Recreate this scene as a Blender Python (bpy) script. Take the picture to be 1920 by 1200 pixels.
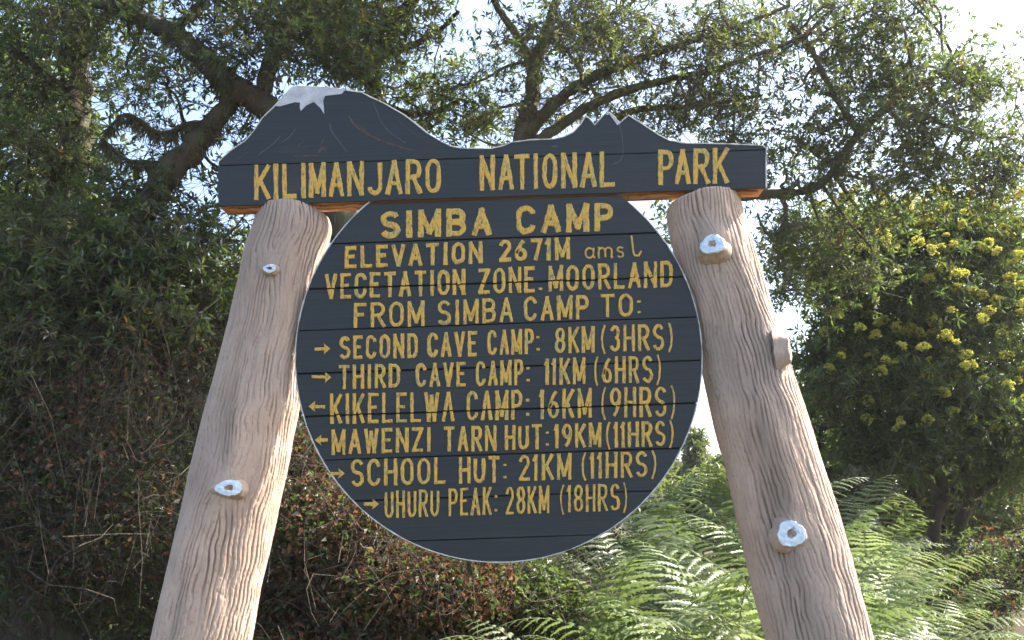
import bpy, math, random
import numpy as np
from mathutils import Vector

for o in list(bpy.data.objects): bpy.data.objects.remove(o)
random.seed(7); rng = np.random.default_rng(11)
SC = bpy.context.scene
COL = SC.collection
R = math.radians

# ---------------------------------------------------------------- camera, sky, sun, exposure
CAMZ = 1.5; F = 1844.0; PITCH = R(12.0); ROLL = R(1.6)
fwd = np.array([0, math.cos(PITCH), math.sin(PITCH)])
r0 = np.array([1.0, 0, 0]); u0 = np.array([0, -math.sin(PITCH), math.cos(PITCH)])
right = math.cos(ROLL)*r0 - math.sin(ROLL)*u0
up = math.cos(ROLL)*u0 + math.sin(ROLL)*r0
cam_d = bpy.data.cameras.new('camera'); cam = bpy.data.objects.new('camera', cam_d); COL.objects.link(cam)
cam_d.sensor_width = 36; cam_d.lens = 36*F/1920; cam_d.clip_end = 3000; cam_d.clip_start = 0.05
from mathutils import Matrix
cam.matrix_world = Matrix(((right[0], up[0], -fwd[0], 0), (right[1], up[1], -fwd[1], 0), (right[2], up[2], -fwd[2], CAMZ), (0, 0, 0, 1)))
SC.camera = cam

SUN_AZ = R(72); SUN_EL = R(45)
w = bpy.data.worlds.new('World'); SC.world = w; w.use_nodes = True
nt = w.node_tree; bg = nt.nodes['Background']
sky = nt.nodes.new('ShaderNodeTexSky'); sky.sky_type = 'NISHITA'; sky.sun_disc = False
sky.sun_elevation = SUN_EL; sky.sun_rotation = SUN_AZ; sky.altitude = 1000
sky.dust_density = 7.0; sky.air_density = 1.0; sky.ozone_density = 1.0
nt.links.new(sky.outputs[0], bg.inputs[0]); bg.inputs[1].default_value = 0.15
sd = bpy.data.lights.new('sun', 'SUN'); sd.energy = 5.0; sd.angle = R(0.53); sd.color = (1.0, 0.94, 0.84)
so = bpy.data.objects.new('sun', sd); COL.objects.link(so)
sdir = Vector((math.sin(SUN_AZ)*math.cos(SUN_EL), math.cos(SUN_AZ)*math.cos(SUN_EL), math.sin(SUN_EL)))
so.rotation_euler = sdir.to_track_quat('Z', 'Y').to_euler(); so.location = sdir*30
vs = SC.view_settings; vs.view_transform = 'Standard'; vs.look = 'None'; vs.gamma = 1; vs.use_curve_mapping = False
vs.exposure = 1.9

def P(px, py, Y):
    d = fwd + (px-960)/F*right - (py-600)/F*up
    return np.array([0, 0, CAMZ]) + d*(Y/d[1])

# ---------------------------------------------------------------- tagging and mesh helpers
def tag(o, label=None, cat=None, group=None, kind=None):
    if label: o['label'] = label
    if cat: o['category'] = cat
    if group: o['group'] = group
    if kind: o['kind'] = kind
    return o
def empty(name, loc=(0, 0, 0)):
    e = bpy.data.objects.new(name, None); COL.objects.link(e); e.location = loc; e.empty_display_size = .1
    return e

class MB:
    """collects vertices and polygons with material numbers, links them as one mesh object"""
    def __init__(s): s.V = []; s.n = 0; s.L = []; s.S = []; s.M = []
    def add(s, V, faces, mat=0):
        V = np.asarray(V, float).reshape(-1, 3)
        fs = np.asarray(faces)
        if fs.dtype == object:
            for f in faces: s.L.append(np.asarray(f)+s.n); s.S.append(np.array([len(f)])); s.M.append(np.array([mat]))
        else:
            s.L.append((fs+s.n).ravel()); s.S.append(np.full(len(fs), fs.shape[1])); s.M.append(np.full(len(fs), mat) if np.isscalar(mat) else np.asarray(mat))
        s.V.append(V); s.n += len(V)
    def polys(s, V, faces, mat=0):
        V = np.asarray(V, float).reshape(-1, 3)
        for f in faces: s.L.append(np.asarray(f)+s.n); s.S.append(np.array([len(f)])); s.M.append(np.array([mat]))
        s.V.append(V); s.n += len(V)
    def mesh(s, name, mats, smooth=False):
        me = bpy.data.meshes.new(name)
        V = np.concatenate(s.V); L = np.concatenate(s.L).astype(np.int32); S = np.concatenate(s.S).astype(np.int32); M = np.concatenate(s.M).astype(np.int32)
        me.vertices.add(len(V)); me.vertices.foreach_set('co', V.ravel().astype(np.float32))
        me.loops.add(len(L)); me.loops.foreach_set('vertex_index', L)
        me.polygons.add(len(S)); st = np.zeros(len(S), np.int32); st[1:] = np.cumsum(S)[:-1]
        me.polygons.foreach_set('loop_start', st); me.polygons.foreach_set('loop_total', S)
        me.polygons.foreach_set('material_index', M)
        me.polygons.foreach_set('use_smooth', np.full(len(S), smooth))
        me.update(calc_edges=True); me.validate()
        for m in (mats if isinstance(mats, (list, tuple)) else [mats]): me.materials.append(m)
        return me
    def build(s, name, mats, parent=None, smooth=False):
        o = bpy.data.objects.new(name, s.mesh(name, mats, smooth)); COL.objects.link(o)
        if parent: o.parent = parent
        return o

def rel(o, parent, loc):
    """keeps world-space mesh data in place under an Empty standing at loc"""
    o.parent = parent; o.location = tuple(-np.array(loc)); return o

def unit(v): return v/np.maximum(np.linalg.norm(v, axis=-1, keepdims=True), 1e-9)

def vnoise(x, y, seed=0):
    """smooth value noise, vectorised"""
    xi = np.floor(x).astype(np.int64); yi = np.floor(y).astype(np.int64); fx = x-xi; fy = y-yi
    def h(a, b):
        n = (a*374761393 + b*668265263 + seed*982451653) & 0xffffffff
        n = ((n ^ (n >> 13))*1274126177) & 0xffffffff
        return ((n ^ (n >> 16)) & 0xffff)/65535.0
    fx = fx*fx*(3-2*fx); fy = fy*fy*(3-2*fy)
    return (h(xi, yi)*(1-fx)+h(xi+1, yi)*fx)*(1-fy)+(h(xi, yi+1)*(1-fx)+h(xi+1, yi+1)*fx)*fy*1.0 - 0.5

def tube(mb, pts, rads, sides=6, mat=0, bump=0.0, cap=True):
    pts = np.asarray(pts, float); rads = np.asarray(rads, float); n = len(pts)
    t = unit(np.gradient(pts, axis=0)); ref = np.array([0.13, 0.31, 0.94])
    if abs(np.dot(t[0], ref)) > .9: ref = np.array([0.9, .1, .2])
    a = unit(np.cross(t, ref)); b = np.cross(t, a)
    th = np.linspace(0, 2*np.pi, sides, endpoint=False)
    rr = rads[:, None]*np.ones(sides)
    if bump: rr = rr*(1+bump*(rng.random((n, sides))-.5))
    V = pts[:, None]+rr[..., None]*(np.cos(th)[None, :, None]*a[:, None]+np.sin(th)[None, :, None]*b[:, None])
    i = np.arange(n-1)[:, None]*sides; j = np.arange(sides)[None]; k = (np.arange(sides)+1) % sides
    Fq = np.stack([i+j, i+k[None], i+sides+k[None], i+sides+j], -1).reshape(-1, 4)
    mb.add(V.reshape(-1, 3), Fq, mat)
    if cap: mb.polys(V[-1], [list(range(sides))], mat); mb.polys(V[0], [list(range(sides))[::-1]], mat)

def tubes_fast(mb, A, B, ra, rb, sag=0.08, segs=4, sides=3, mat=0):
    """many thin curved twigs from the points A to the points B"""
    n = len(A)
    if n == 0: return
    t = np.linspace(0, 1, segs+1)[None, :, None]; d = B-A; ln = np.linalg.norm(d, axis=1)[:, None, None]
    c = rng.normal(0, 1, (n, 1, 3))*sag*ln; c2 = rng.normal(0, 1, (n, 1, 3))*sag*ln*.5
    pts = A[:, None]*(1-t)+B[:, None]*t + c*(4*t*(1-t)) + c2*np.sin(t*2*np.pi)
    tg = unit(np.gradient(pts, axis=1)); ref = unit(rng.normal(0, 1, (n, 1, 3)))
    a = unit(np.cross(tg, np.broadcast_to(ref, tg.shape))); b = np.cross(tg, a)
    ra = np.broadcast_to(ra, (n,)); rb = np.broadcast_to(rb, (n,))
    rad = (ra[:, None]*(1-t[..., 0])+rb[:, None]*t[..., 0])[..., None, None]
    th = np.linspace(0, 2*np.pi, sides, endpoint=False)
    V = pts[:, :, None]+rad*(np.cos(th)[None, None, :, None]*a[:, :, None]+np.sin(th)[None, None, :, None]*b[:, :, None])
    base = (np.arange(n)*(segs+1)*sides)[:, None, None]; i = (np.arange(segs)*sides)[None, :, None]; j = np.arange(sides)[None, None]; k = ((np.arange(sides)+1) % sides)[None, None]
    Fq = np.stack([base+i+j, base+i+k, base+i+sides+k, base+i+sides+j], -1).reshape(-1, 4)
    mb.add(V.reshape(-1, 3), Fq, mat)

def leaves(mb, p, d, L, wr=.34, mat=0, fold=.25, droop=.12, mid=.5):
    n = len(p); d = unit(d); nr = rng.normal(0, 1, (n, 3))+np.array([0, 0, 1.2]); sd_ = unit(np.cross(d, nr)); nr = np.cross(sd_, d)
    L = np.broadcast_to(L, (n,))[:, None]; wv = L*wr*.5
    m = p+d*L*mid
    V = np.stack([p, m+sd_*wv+nr*wv*fold, p+d*L-nr*L*droop, m-sd_*wv+nr*wv*fold], 1)
    b = np.arange(n)*4
    Ft = np.concatenate([np.stack([b, b+1, b+2], 1), np.stack([b, b+2, b+3], 1)])
    mb.add(V.reshape(-1, 3), Ft, mat if np.isscalar(mat) else np.concatenate([mat, mat]))

def rosettes(mb, c, axis, k, L, wr=.34, mat=0, spread=1.0, jit=.25):
    """k leaves standing out round the twig end c"""
    n = len(c); axis = unit(axis); ref = rng.normal(0, 1, (n, 3)); a = unit(np.cross(axis, ref)); b = np.cross(axis, a)
    th = (np.arange(k)*2*np.pi/k)[None]+rng.random((n, 1))*6.28+rng.normal(0, .3, (n, k))
    el = rng.uniform(-.15, .9, (n, k))/spread
    d = (np.cos(th)[..., None]*a[:, None]+np.sin(th)[..., None]*b[:, None])+el[..., None]*axis[:, None]
    pp = c[:, None]-axis[:, None]*(rng.random((n, k, 1))*L*.5)
    ll = L*rng.uniform(1-jit*1.6, 1+jit, n*k)
    mm = mat if np.isscalar(mat) else np.repeat(mat, k)
    leaves(mb, pp.reshape(-1, 3), d.reshape(-1, 3), ll, wr, mm)

# ---------------------------------------------------------------- materials
def newmat(name):
    m = bpy.data.materials.new(name); m.use_nodes = True; nt = m.node_tree; nt.nodes.clear()
    out = nt.nodes.new('ShaderNodeOutputMaterial'); pb = nt.nodes.new('ShaderNodeBsdfPrincipled')
    nt.links.new(pb.outputs[0], out.inputs[0]); return m, nt, pb, out
def N(nt, t, **k):
    n = nt.nodes.new(t)
    for a, v in k.items():
        if a.startswith('i_'):
            n.inputs[a[2:].replace('_', ' ')].default_value = v
        else: setattr(n, a, v)
    return n
def ramp(nt, src, stops, interp='LINEAR'):
    r = nt.nodes.new('ShaderNodeValToRGB'); cr = r.color_ramp; cr.interpolation = interp
    while len(cr.elements) > 1: cr.elements.remove(cr.elements[-1])
    cr.elements[0].position = stops[0][0]; cr.elements[0].color = (*stops[0][1], 1)
    for p_, c in stops[1:]:
        e = cr.elements.new(p_); e.color = (*c, 1)
    nt.links.new(src, r.inputs[0]); return r.outputs[0]
def noise(nt, scale, detail=4, vec=None, rough=.55, dist=0):
    n = N(nt, 'ShaderNodeTexNoise'); n.inputs['Scale'].default_value = scale; n.inputs['Detail'].default_value = detail
    n.inputs['Roughness'].default_value = rough; n.inputs['Distortion'].default_value = dist
    if vec is not None: nt.links.new(vec, n.inputs['Vector'])
    return n.outputs['Fac']
def objvec(nt, sc=(1, 1, 1)):
    tc = N(nt, 'ShaderNodeTexCoord'); mp = N(nt, 'ShaderNodeMapping'); mp.inputs['Scale'].default_value = sc
    nt.links.new(tc.outputs['Object'], mp.inputs[0]); return mp.outputs[0]
def mix(nt, fac, a, b, mode='MIX'):
    m = N(nt, 'ShaderNodeMix', data_type='RGBA', blend_type=mode)
    if isinstance(fac, (int, float)): m.inputs[0].default_value = fac
    else: nt.links.new(fac, m.inputs[0])
    for s_, i in ((a, 6), (b, 7)):
        if isinstance(s_, tuple): m.inputs[i].default_value = (*s_, 1)
        else: nt.links.new(s_, m.inputs[i])
    return m.outputs[2]
def bumpn(nt, pb, h, dist, strength=1.0):
    b = N(nt, 'ShaderNodeBump'); b.inputs['Distance'].default_value = dist; b.inputs['Strength'].default_value = strength
    nt.links.new(h, b.inputs['Height']); nt.links.new(b.outputs[0], pb.inputs['Normal'])

def leafmat(name, cols, rough=.42, trans=.35, tcol=(.22, .32, .05), spec=.5):
    m, nt, pb, out = newmat(name)
    g = N(nt, 'ShaderNodeNewGeometry')
    c = ramp(nt, g.outputs['Random Per Island'], [(i/max(1, len(cols)-1)*.999, q) for i, q in enumerate(cols)])
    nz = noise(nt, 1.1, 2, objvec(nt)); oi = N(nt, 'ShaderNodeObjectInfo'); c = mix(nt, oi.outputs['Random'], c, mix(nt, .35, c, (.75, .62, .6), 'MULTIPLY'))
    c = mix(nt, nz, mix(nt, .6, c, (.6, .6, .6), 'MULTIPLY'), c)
    nt.links.new(c, pb.inputs['Base Color']); pb.inputs['Roughness'].default_value = rough
    pb.inputs['Specular IOR Level'].default_value = spec
    tr = N(nt, 'ShaderNodeBsdfTranslucent'); nt.links.new(mix(nt, .55, c, tcol), tr.inputs[0])
    ms = N(nt, 'ShaderNodeMixShader'); ms.inputs[0].default_value = trans
    nt.links.new(pb.outputs[0], ms.inputs[1]); nt.links.new(tr.outputs[0], ms.inputs[2]); nt.links.new(ms.outputs[0], out.inputs[0])
    return m

M = {}
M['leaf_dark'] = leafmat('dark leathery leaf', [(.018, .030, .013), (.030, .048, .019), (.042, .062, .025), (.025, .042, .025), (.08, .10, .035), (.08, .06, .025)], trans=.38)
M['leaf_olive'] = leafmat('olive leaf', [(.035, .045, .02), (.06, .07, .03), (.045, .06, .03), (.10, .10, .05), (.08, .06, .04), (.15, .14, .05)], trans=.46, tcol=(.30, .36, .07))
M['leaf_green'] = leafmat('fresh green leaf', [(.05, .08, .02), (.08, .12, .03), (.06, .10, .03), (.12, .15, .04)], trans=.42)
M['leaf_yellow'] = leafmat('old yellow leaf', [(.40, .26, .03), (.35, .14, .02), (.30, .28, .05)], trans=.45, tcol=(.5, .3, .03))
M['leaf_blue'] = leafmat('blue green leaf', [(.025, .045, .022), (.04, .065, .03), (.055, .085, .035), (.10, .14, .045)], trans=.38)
M['leaf_dry'] = leafmat('dry brown leaf', [(.12, .06, .035), (.18, .085, .045), (.22, .13, .07), (.09, .05, .035), (.28, .19, .12)], rough=.7, trans=.3, tcol=(.35, .15, .05), spec=.2)
M['leaf_grey'] = leafmat('pale dry leaf', [(.20, .18, .14), (.14, .12, .09), (.28, .26, .21), (.12, .10, .07)], rough=.7, trans=.25, tcol=(.3, .24, .14), spec=.2)
M['fern'] = leafmat('bracken green', [(.075, .125, .03), (.11, .165, .042), (.14, .195, .06), (.065, .11, .027)], rough=.5, trans=.34, tcol=(.27, .36, .10))
M['fern2'] = leafmat('pale bracken', [(.15, .19, .09), (.19, .225, .12), (.12, .155, .06)], rough=.45, trans=.4, tcol=(.34, .44, .14))
M['flower'] = leafmat('yellow flower', [(.58, .60, .09), (.66, .68, .17), (.42, .48, .06)], rough=.7, trans=.35, tcol=(.8, .7, .1), spec=.2)

def barkmat(name, c1, c2, moss, sc=9):
    m, nt, pb, out = newmat(name); v = objvec(nt, (1, 1, .45))
    a = noise(nt, sc*2.5, 8, v, .65, .6); b_ = noise(nt, sc*.5, 4, v)
    c = mix(nt, a, c1, c2)
    g = N(nt, 'ShaderNodeNewGeometry'); s_ = N(nt, 'ShaderNodeSeparateXYZ'); nt.links.new(g.outputs['Normal'], s_.inputs[0])
    mr = ramp(nt, b_, [(.46, (0, 0, 0)), (.62, (1, 1, 1))])
    c = mix(nt, mr, c, moss)
    nt.links.new(c, pb.inputs['Base Color']); pb.inputs['Roughness'].default_value = .9; pb.inputs['Specular IOR Level'].default_value = .2
    bumpn(nt, pb, a, .03); return m
M['bark'] = barkmat('rough bark', (.035, .027, .02), (.12, .092, .066), (.085, .085, .045))
M['bark_pale'] = barkmat('pale bark', (.07, .058, .043), (.19, .16, .12), (.15, .145, .09))
M['twig'] = barkmat('twig bark', (.09, .07, .05), (.20, .16, .12), (.16, .15, .10), 20)
M['vine'] = barkmat('dead vine', (.035, .027, .02), (.13, .105, .08), (.09, .075, .055), 20)
M['moss'] = leafmat('hanging lichen', [(.12, .13, .07), (.17, .17, .10), (.09, .085, .05), (.22, .21, .14)], rough=.9, trans=.4, tcol=(.3, .3, .15), spec=.1)

def paintmat():
    m, nt, pb, out = newmat('slate paint'); v = objvec(nt, (3, 3, 60)); v2 = objvec(nt)
    gr = noise(nt, 1.0, 8, objvec(nt, (4, 4, 120)), .7); bl = noise(nt, 3.0, 5, v2)
    c = mix(nt, bl, (.012, .0165, .018), (.023, .029, .0315))
    c = mix(nt, ramp(nt, gr, [(.3, (0, 0, 0)), (.8, (1, 1, 1))]), c, (.028, .034, .037))
    sp = noise(nt, 55, 3, objvec(nt, (1, 1, 2.2)), .6)
    c = mix(nt, ramp(nt, sp, [(.73, (0, 0, 0)), (.77, (1, 1, 1))]), c, (.10, .085, .07))
    rb = noise(nt, 1, 6, objvec(nt, (2.2, 1, 9)), .6)
    c = mix(nt, ramp(nt, rb, [(.60, (0, 0, 0)), (.8, (.5, .5, .5))]), c, (.085, .065, .055))
    nt.links.new(c, pb.inputs['Base Color']); pb.inputs['Roughness'].default_value = .5; pb.inputs['Specular IOR Level'].default_value = .35
    bumpn(nt, pb, gr, .0022, .7); return m
M['paint'] = paintmat()
def goldmat():
    m, nt, pb, out = newmat('gold lettering paint'); v = objvec(nt)
    a = noise(nt, 26, 4, v, .6, .5); b_ = noise(nt, 110, 4, objvec(nt, (1.4, 1, .6)), .65)
    c = ramp(nt, a, [(.3, (.36, .29, .09)), (.43, (.58, .37, .05)), (.58, (.64, .34, .035)), (.74, (.50, .37, .08))])
    c = mix(nt, ramp(nt, b_, [(.35, (1, 1, 1)), (.50, (0, 0, 0))]), c, (.20, .17, .07))
    c = mix(nt, ramp(nt, noise(nt, 70, 5, v, .7), [(.66, (0, 0, 0)), (.70, (1, 1, 1))]), c, (.05, .055, .055))
    nt.links.new(c, pb.inputs['Base Color']); pb.inputs['Roughness'].default_value = .55
    bumpn(nt, pb, b_, .003, .8); return m
M['gold'] = goldmat()
def simplemat(name, c1, c2, sc, rough=.8, bd=.002, vs_=(1, 1, 1), spec=.3):
    m, nt, pb, out = newmat(name); v = objvec(nt, vs_); a = noise(nt, sc, 7, v, .65)
    nt.links.new(mix(nt, ramp(nt, a, [(.3, (0, 0, 0)), (.7, (1, 1, 1))]), c1, c2), pb.inputs['Base Color'])
    pb.inputs['Roughness'].default_value = rough; pb.inputs['Specular IOR Level'].default_value = spec
    bumpn(nt, pb, a, bd); return m
M['rawwood'] = simplemat('raw orange wood', (.25, .09, .035), (.72, .38, .14), 1, .55, .003, (2.5, 40, 60), .4)
M['gap'] = simplemat('dark unpainted joint', (.009, .010, .012), (.018, .019, .021), 40)
M['edge'] = simplemat('pale edge paint with sunlit tone', (.30, .30, .29), (.62, .62, .60), 30)  # edge paint, its paleness also standing in for sunlight on the edges
M['snow'] = simplemat('grey white paint', (.34, .35, .37), (.58, .59, .61), 28, .6, .002)
M['scratch'] = simplemat('brown streak paint', (.04, .037, .036), (.13, .085, .06), 40)
M['scratch_pale'] = simplemat('pale streak paint', (.05, .055, .06), (.14, .15, .16), 40)
M['whitecut'] = simplemat('pale blue white paint', (.42, .56, .66), (.74, .80, .84), 60, .6, .003)
M['mortar'] = simplemat('rough cement', (.20, .17, .14), (.42, .36, .30), 35, .95, .006)
def postmat():
    m, nt, pb, out = newmat('carved cement bark'); v = objvec(nt)
    a = noise(nt, 5, 6, v, .6); b_ = noise(nt, 120, 6, objvec(nt, (1, 1, .5)), .7); c_ = noise(nt, 1.7, 4, v, .6)
    c = mix(nt, ramp(nt, a, [(.3, (0, 0, 0)), (.7, (1, 1, 1))]), (.37, .265, .20), (.53, .395, .305))
    st_ = noise(nt, 1, 5, objvec(nt, (9, 9, 1.6)), .6)
    c = mix(nt, ramp(nt, st_, [(.52, (0, 0, 0)), (.68, (.75, .75, .75))]), c, (.24, .185, .145))
    c = mix(nt, ramp(nt, c_, [(.45, (0, 0, 0)), (.68, (.8, .8, .8))]), c, (.30, .25, .215))
    c = mix(nt, ramp(nt, b_, [(.32, (.7, .7, .7)), (.45, (0, 0, 0))]), c, (.22, .165, .13))
    nt.links.new(c, pb.inputs['Base Color']); pb.inputs['Roughness'].default_value = .75; pb.inputs['Specular IOR Level'].default_value = .3
    bumpn(nt, pb, b_, .0018); return m
M['post'] = postmat()
M['ochre'] = simplemat('ochre stained cement', (.29, .205, .14), (.44, .34, .25), 50, .85, .004)
def groundmat():
    m, nt, pb, out = newmat('leaf litter soil'); v = objvec(nt); a = noise(nt, 1.2, 8, v, .65); b_ = noise(nt, 40, 8, v, .75)
    c = mix(nt, b_, (.05, .032, .02), (.20, .13, .085)); c = mix(nt, ramp(nt, a, [(.45, (0, 0, 0)), (.6, (1, 1, 1))]), c, (.07, .10, .03))
    nt.links.new(c, pb.inputs['Base Color']); pb.inputs['Roughness'].default_value = .95; bumpn(nt, pb, b_, .06); return m
M['ground'] = groundmat()

# ---------------------------------------------------------------- ground
def gz(x, y):
    s = lambda t: np.clip(t, 0, 1)**2*(3-2*np.clip(t, 0, 1))
    z = 1.0*s((y-4.5)/5.5)+.9*s((-x-.6)/3.5)*s((y-4.5)/5)
    return z+.12*vnoise(x*.7, y*.7, 3)+.05*vnoise(x*2.3, y*2.3, 4)
def ground():
    g = np.sinh(np.linspace(-5.4, 5.4, 300)); g = g/g.max()*900
    X, Y = np.meshgrid(g, g+4); Z = gz(X, Y); Z = np.where(np.hypot(X, Y) > 40, Z+1.5*vnoise(X*.02, Y*.02, 9), Z)
    n = 300; V = np.stack([X, Y, Z], -1).reshape(-1, 3); i = np.arange(n-1)[:, None]*n+np.arange(n-1)[None]
    mb = MB(); mb.add(V, np.stack([i, i+1, i+n+1, i+n], -1).reshape(-1, 4)); o = mb.build('ground', M['ground'], smooth=True); tag(o, kind='structure')
ground()

# ================================================================ THE SIGN
D = 2.9                       # depth of the painted face
PX = D/F                      # metres per photograph pixel on that face
sign_loc = np.array([P(935, 673, D)[0], D+.06, 0.0])
sign = empty('park_sign', sign_loc)
tag(sign, 'dark slate wooden national park sign with gold lettering between two leaning bark-textured posts', 'sign')
def child(mb, name, mats, parent=None, smooth=False):
    o = mb.build(name, mats, smooth=smooth)
    rel(o, sign, sign_loc) if parent is None else setattr(o, 'parent', parent)
    return o
def W(px, py, off=0.0):       # a point on the painted face, off metres in front of it
    p = P(px, py, D).copy(); p[1] -= off; return p

def prism(mb, pix, front, back, mat=0, side=None, bev=.0, fmat=None):
    """outline on the face, extruded backwards: real thickness"""
    pts = np.array([P(x, y, D) for x, y in pix]); n = len(pts)
    c = pts.mean(0)
    area = np.sum(pts[:, 0]*np.roll(pts[:, 2], -1)-np.roll(pts[:, 0], -1)*pts[:, 2])
    if area < 0: pts = pts[::-1]
    f = pts.copy(); f[:, 1] = D-front; b_ = pts.copy(); b_[:, 1] = D+back
    i = np.arange(n); j = (i+1) % n
    if bev:
        t = unit(np.roll(pts, -1, 0)-np.roll(pts, 1, 0)); nr = np.stack([-t[:, 2], 0*i, t[:, 0]], 1)
        f2 = f+nr*bev; f[:, 1] += bev
        mb.polys(f2, [list(range(n))], mat)
        V = np.concatenate([f, f2]); mb.add(V, np.stack([i, j, j+n, i+n], 1), mat)
    else: mb.polys(f, [list(range(n))], mat if fmat is None else fmat)
    mb.polys(b_, [list(range(n))[::-1]], mat if side is None else side)
    V = np.concatenate([f, b_]); mb.add(V, np.stack([j, i, i+n, j+n], 1), mat if side is None else side)

hdr_top = [(408.5, 388), (408.5, 340), (410, 301.5), (431, 281.7), (459.5, 263), (476.5, 243), (490.7, 220.8), (513, 199.5), (533, 176.8), (547, 162.7), (561.5, 160.4), (615, 162.7), (649, 168), (677.7, 171.7), (695, 181), (720, 192.4), (757, 213.7), (779.7, 230.7), (802, 249), (825, 263), (845, 272.6), (864.7, 276.6), (920, 277.5), (941, 272.7), (961, 265.4), (996, 261), (1037, 259.6), (1057.5, 255), (1075, 246.5), (1088, 232.7), (1098, 216.4), (1105.6, 221.5), (1115, 232.7), (1124, 223), (1133, 213), (1142, 209.4), (1151, 216.4), (1161, 231), (1169, 223), (1178.5, 215), (1203, 230.4), (1232.5, 250), (1256, 262.5), (1288, 267.5), (1337.5, 268), (1396, 270), (1430, 271.5), (1436.5, 277), (1437, 300), (1437, 352.5)]
def hj(x): return 310.5-(x-410)*.029        # joint between the two header boards
def hb(x): return 387.0-(x-412)*.0345       # lower front edge of the header
upper = [p for p in hdr_top if p[1] < hj(p[0])-1.0]
lower_l = [(408.5, hj(408)+1)]
up_poly = [(409.5, hj(409)-.5)]+[p for p in upper]+[(1437, hj(1437)-.5)]
lo_poly = [(408.5, hj(408)+.5), (1437, hj(1437)+.5), (1437, hb(1437)), (1433, hb(1433)+1), (900, hb(900)), (415, hb(415)), (409, hb(409)-5)]
TH = .095
core = MB(); inset = [(x+(1.5 if x < 900 else -1.5), y+2.0) for x, y in hdr_top[1:-1]]
prism(core, [(410.5, hb(410)-1.5)]+inset+[(1435.5, hb(1435)-1.5)], -.004, TH, 0, fmat=1)
hd = child(core, 'header_board', [M['rawwood'], M['gap']]); tag(hd, 'thick header board cut to a mountain skyline, raw orange wood underneath')
for nm, poly in (('plank', up_poly), ('plank', lo_poly)):
    m_ = MB(); prism(m_, poly, 0, .0038, 0, bev=.0015); child(m_, nm, [M['paint']], hd)
m_ = MB()   # planed underside strip, slightly proud of the core, with splits
for s_, (a, b_) in enumerate(((414, 712), (1168, 1432))):
    pass

# disc
DC = (935, 672.5); DR = 382.5
def circ(a): return (DC[0]+DR*math.cos(a), DC[1]-DR*math.sin(a)*1.0)
sl = -.034
def jl(y0): return lambda x: y0+(x-935)*sl
joints = [373.5, 446, 530, 607, 688, 768, 852, 930, 1009]
def band(y0, y1):
    """plank outline between two joint lines, clipped by the circle"""
    pts = []
    f0, f1 = jl(y0), jl(y1)
    allp = [circ(a) for a in np.linspace(0, 2*np.pi, 1441)[:-1]]
    ins = [(a_, p) for a_, p in enumerate(allp) if f0(p[0]) < p[1] < f1(p[0])]
    rs = [p for _, p in ins if p[0] > 935]; ls = [p for _, p in ins if p[0] <= 935]
    rs.sort(key=lambda p: p[1]); ls.sort(key=lambda p: -p[1])
    if y1 > 1060:
        return [p for p in rs[::3]+ls[::3]]
    q = rs[:1]+rs[1:-1:4]+rs[-1:]+ls[:1]+ls[1:-1:4]+ls[-1:]
    return q
cd = MB(); prism(cd, [(935+(DR-2.2)*math.cos(a), 672.5-(DR-2.2)*math.sin(a)) for a in np.linspace(0, 2*np.pi, 181)[:-1] if 672.5-(DR-2.2)*math.sin(a) > 372-(935+(DR)*math.cos(a)-935)*.034], -.010, .036, 0, fmat=1)
disc = child(cd, 'disc_board', [M['edge'], M['gap']]); tag(disc, 'large round board with pale painted rim')
for i in range(len(joints)):
    gw = lambda q: (.85 if joints[q] in (530, 768) else .17)
    y0 = joints[i]+gw(i); y1 = (joints[i+1]-gw(i+1)) if i+1 < len(joints) else 1100
    m_ = MB(); prism(m_, band(y0, y1), -.004-.0006*(i % 3), .0098, 0, bev=.0012); child(m_, 'plank', [M['paint']], disc)

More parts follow.
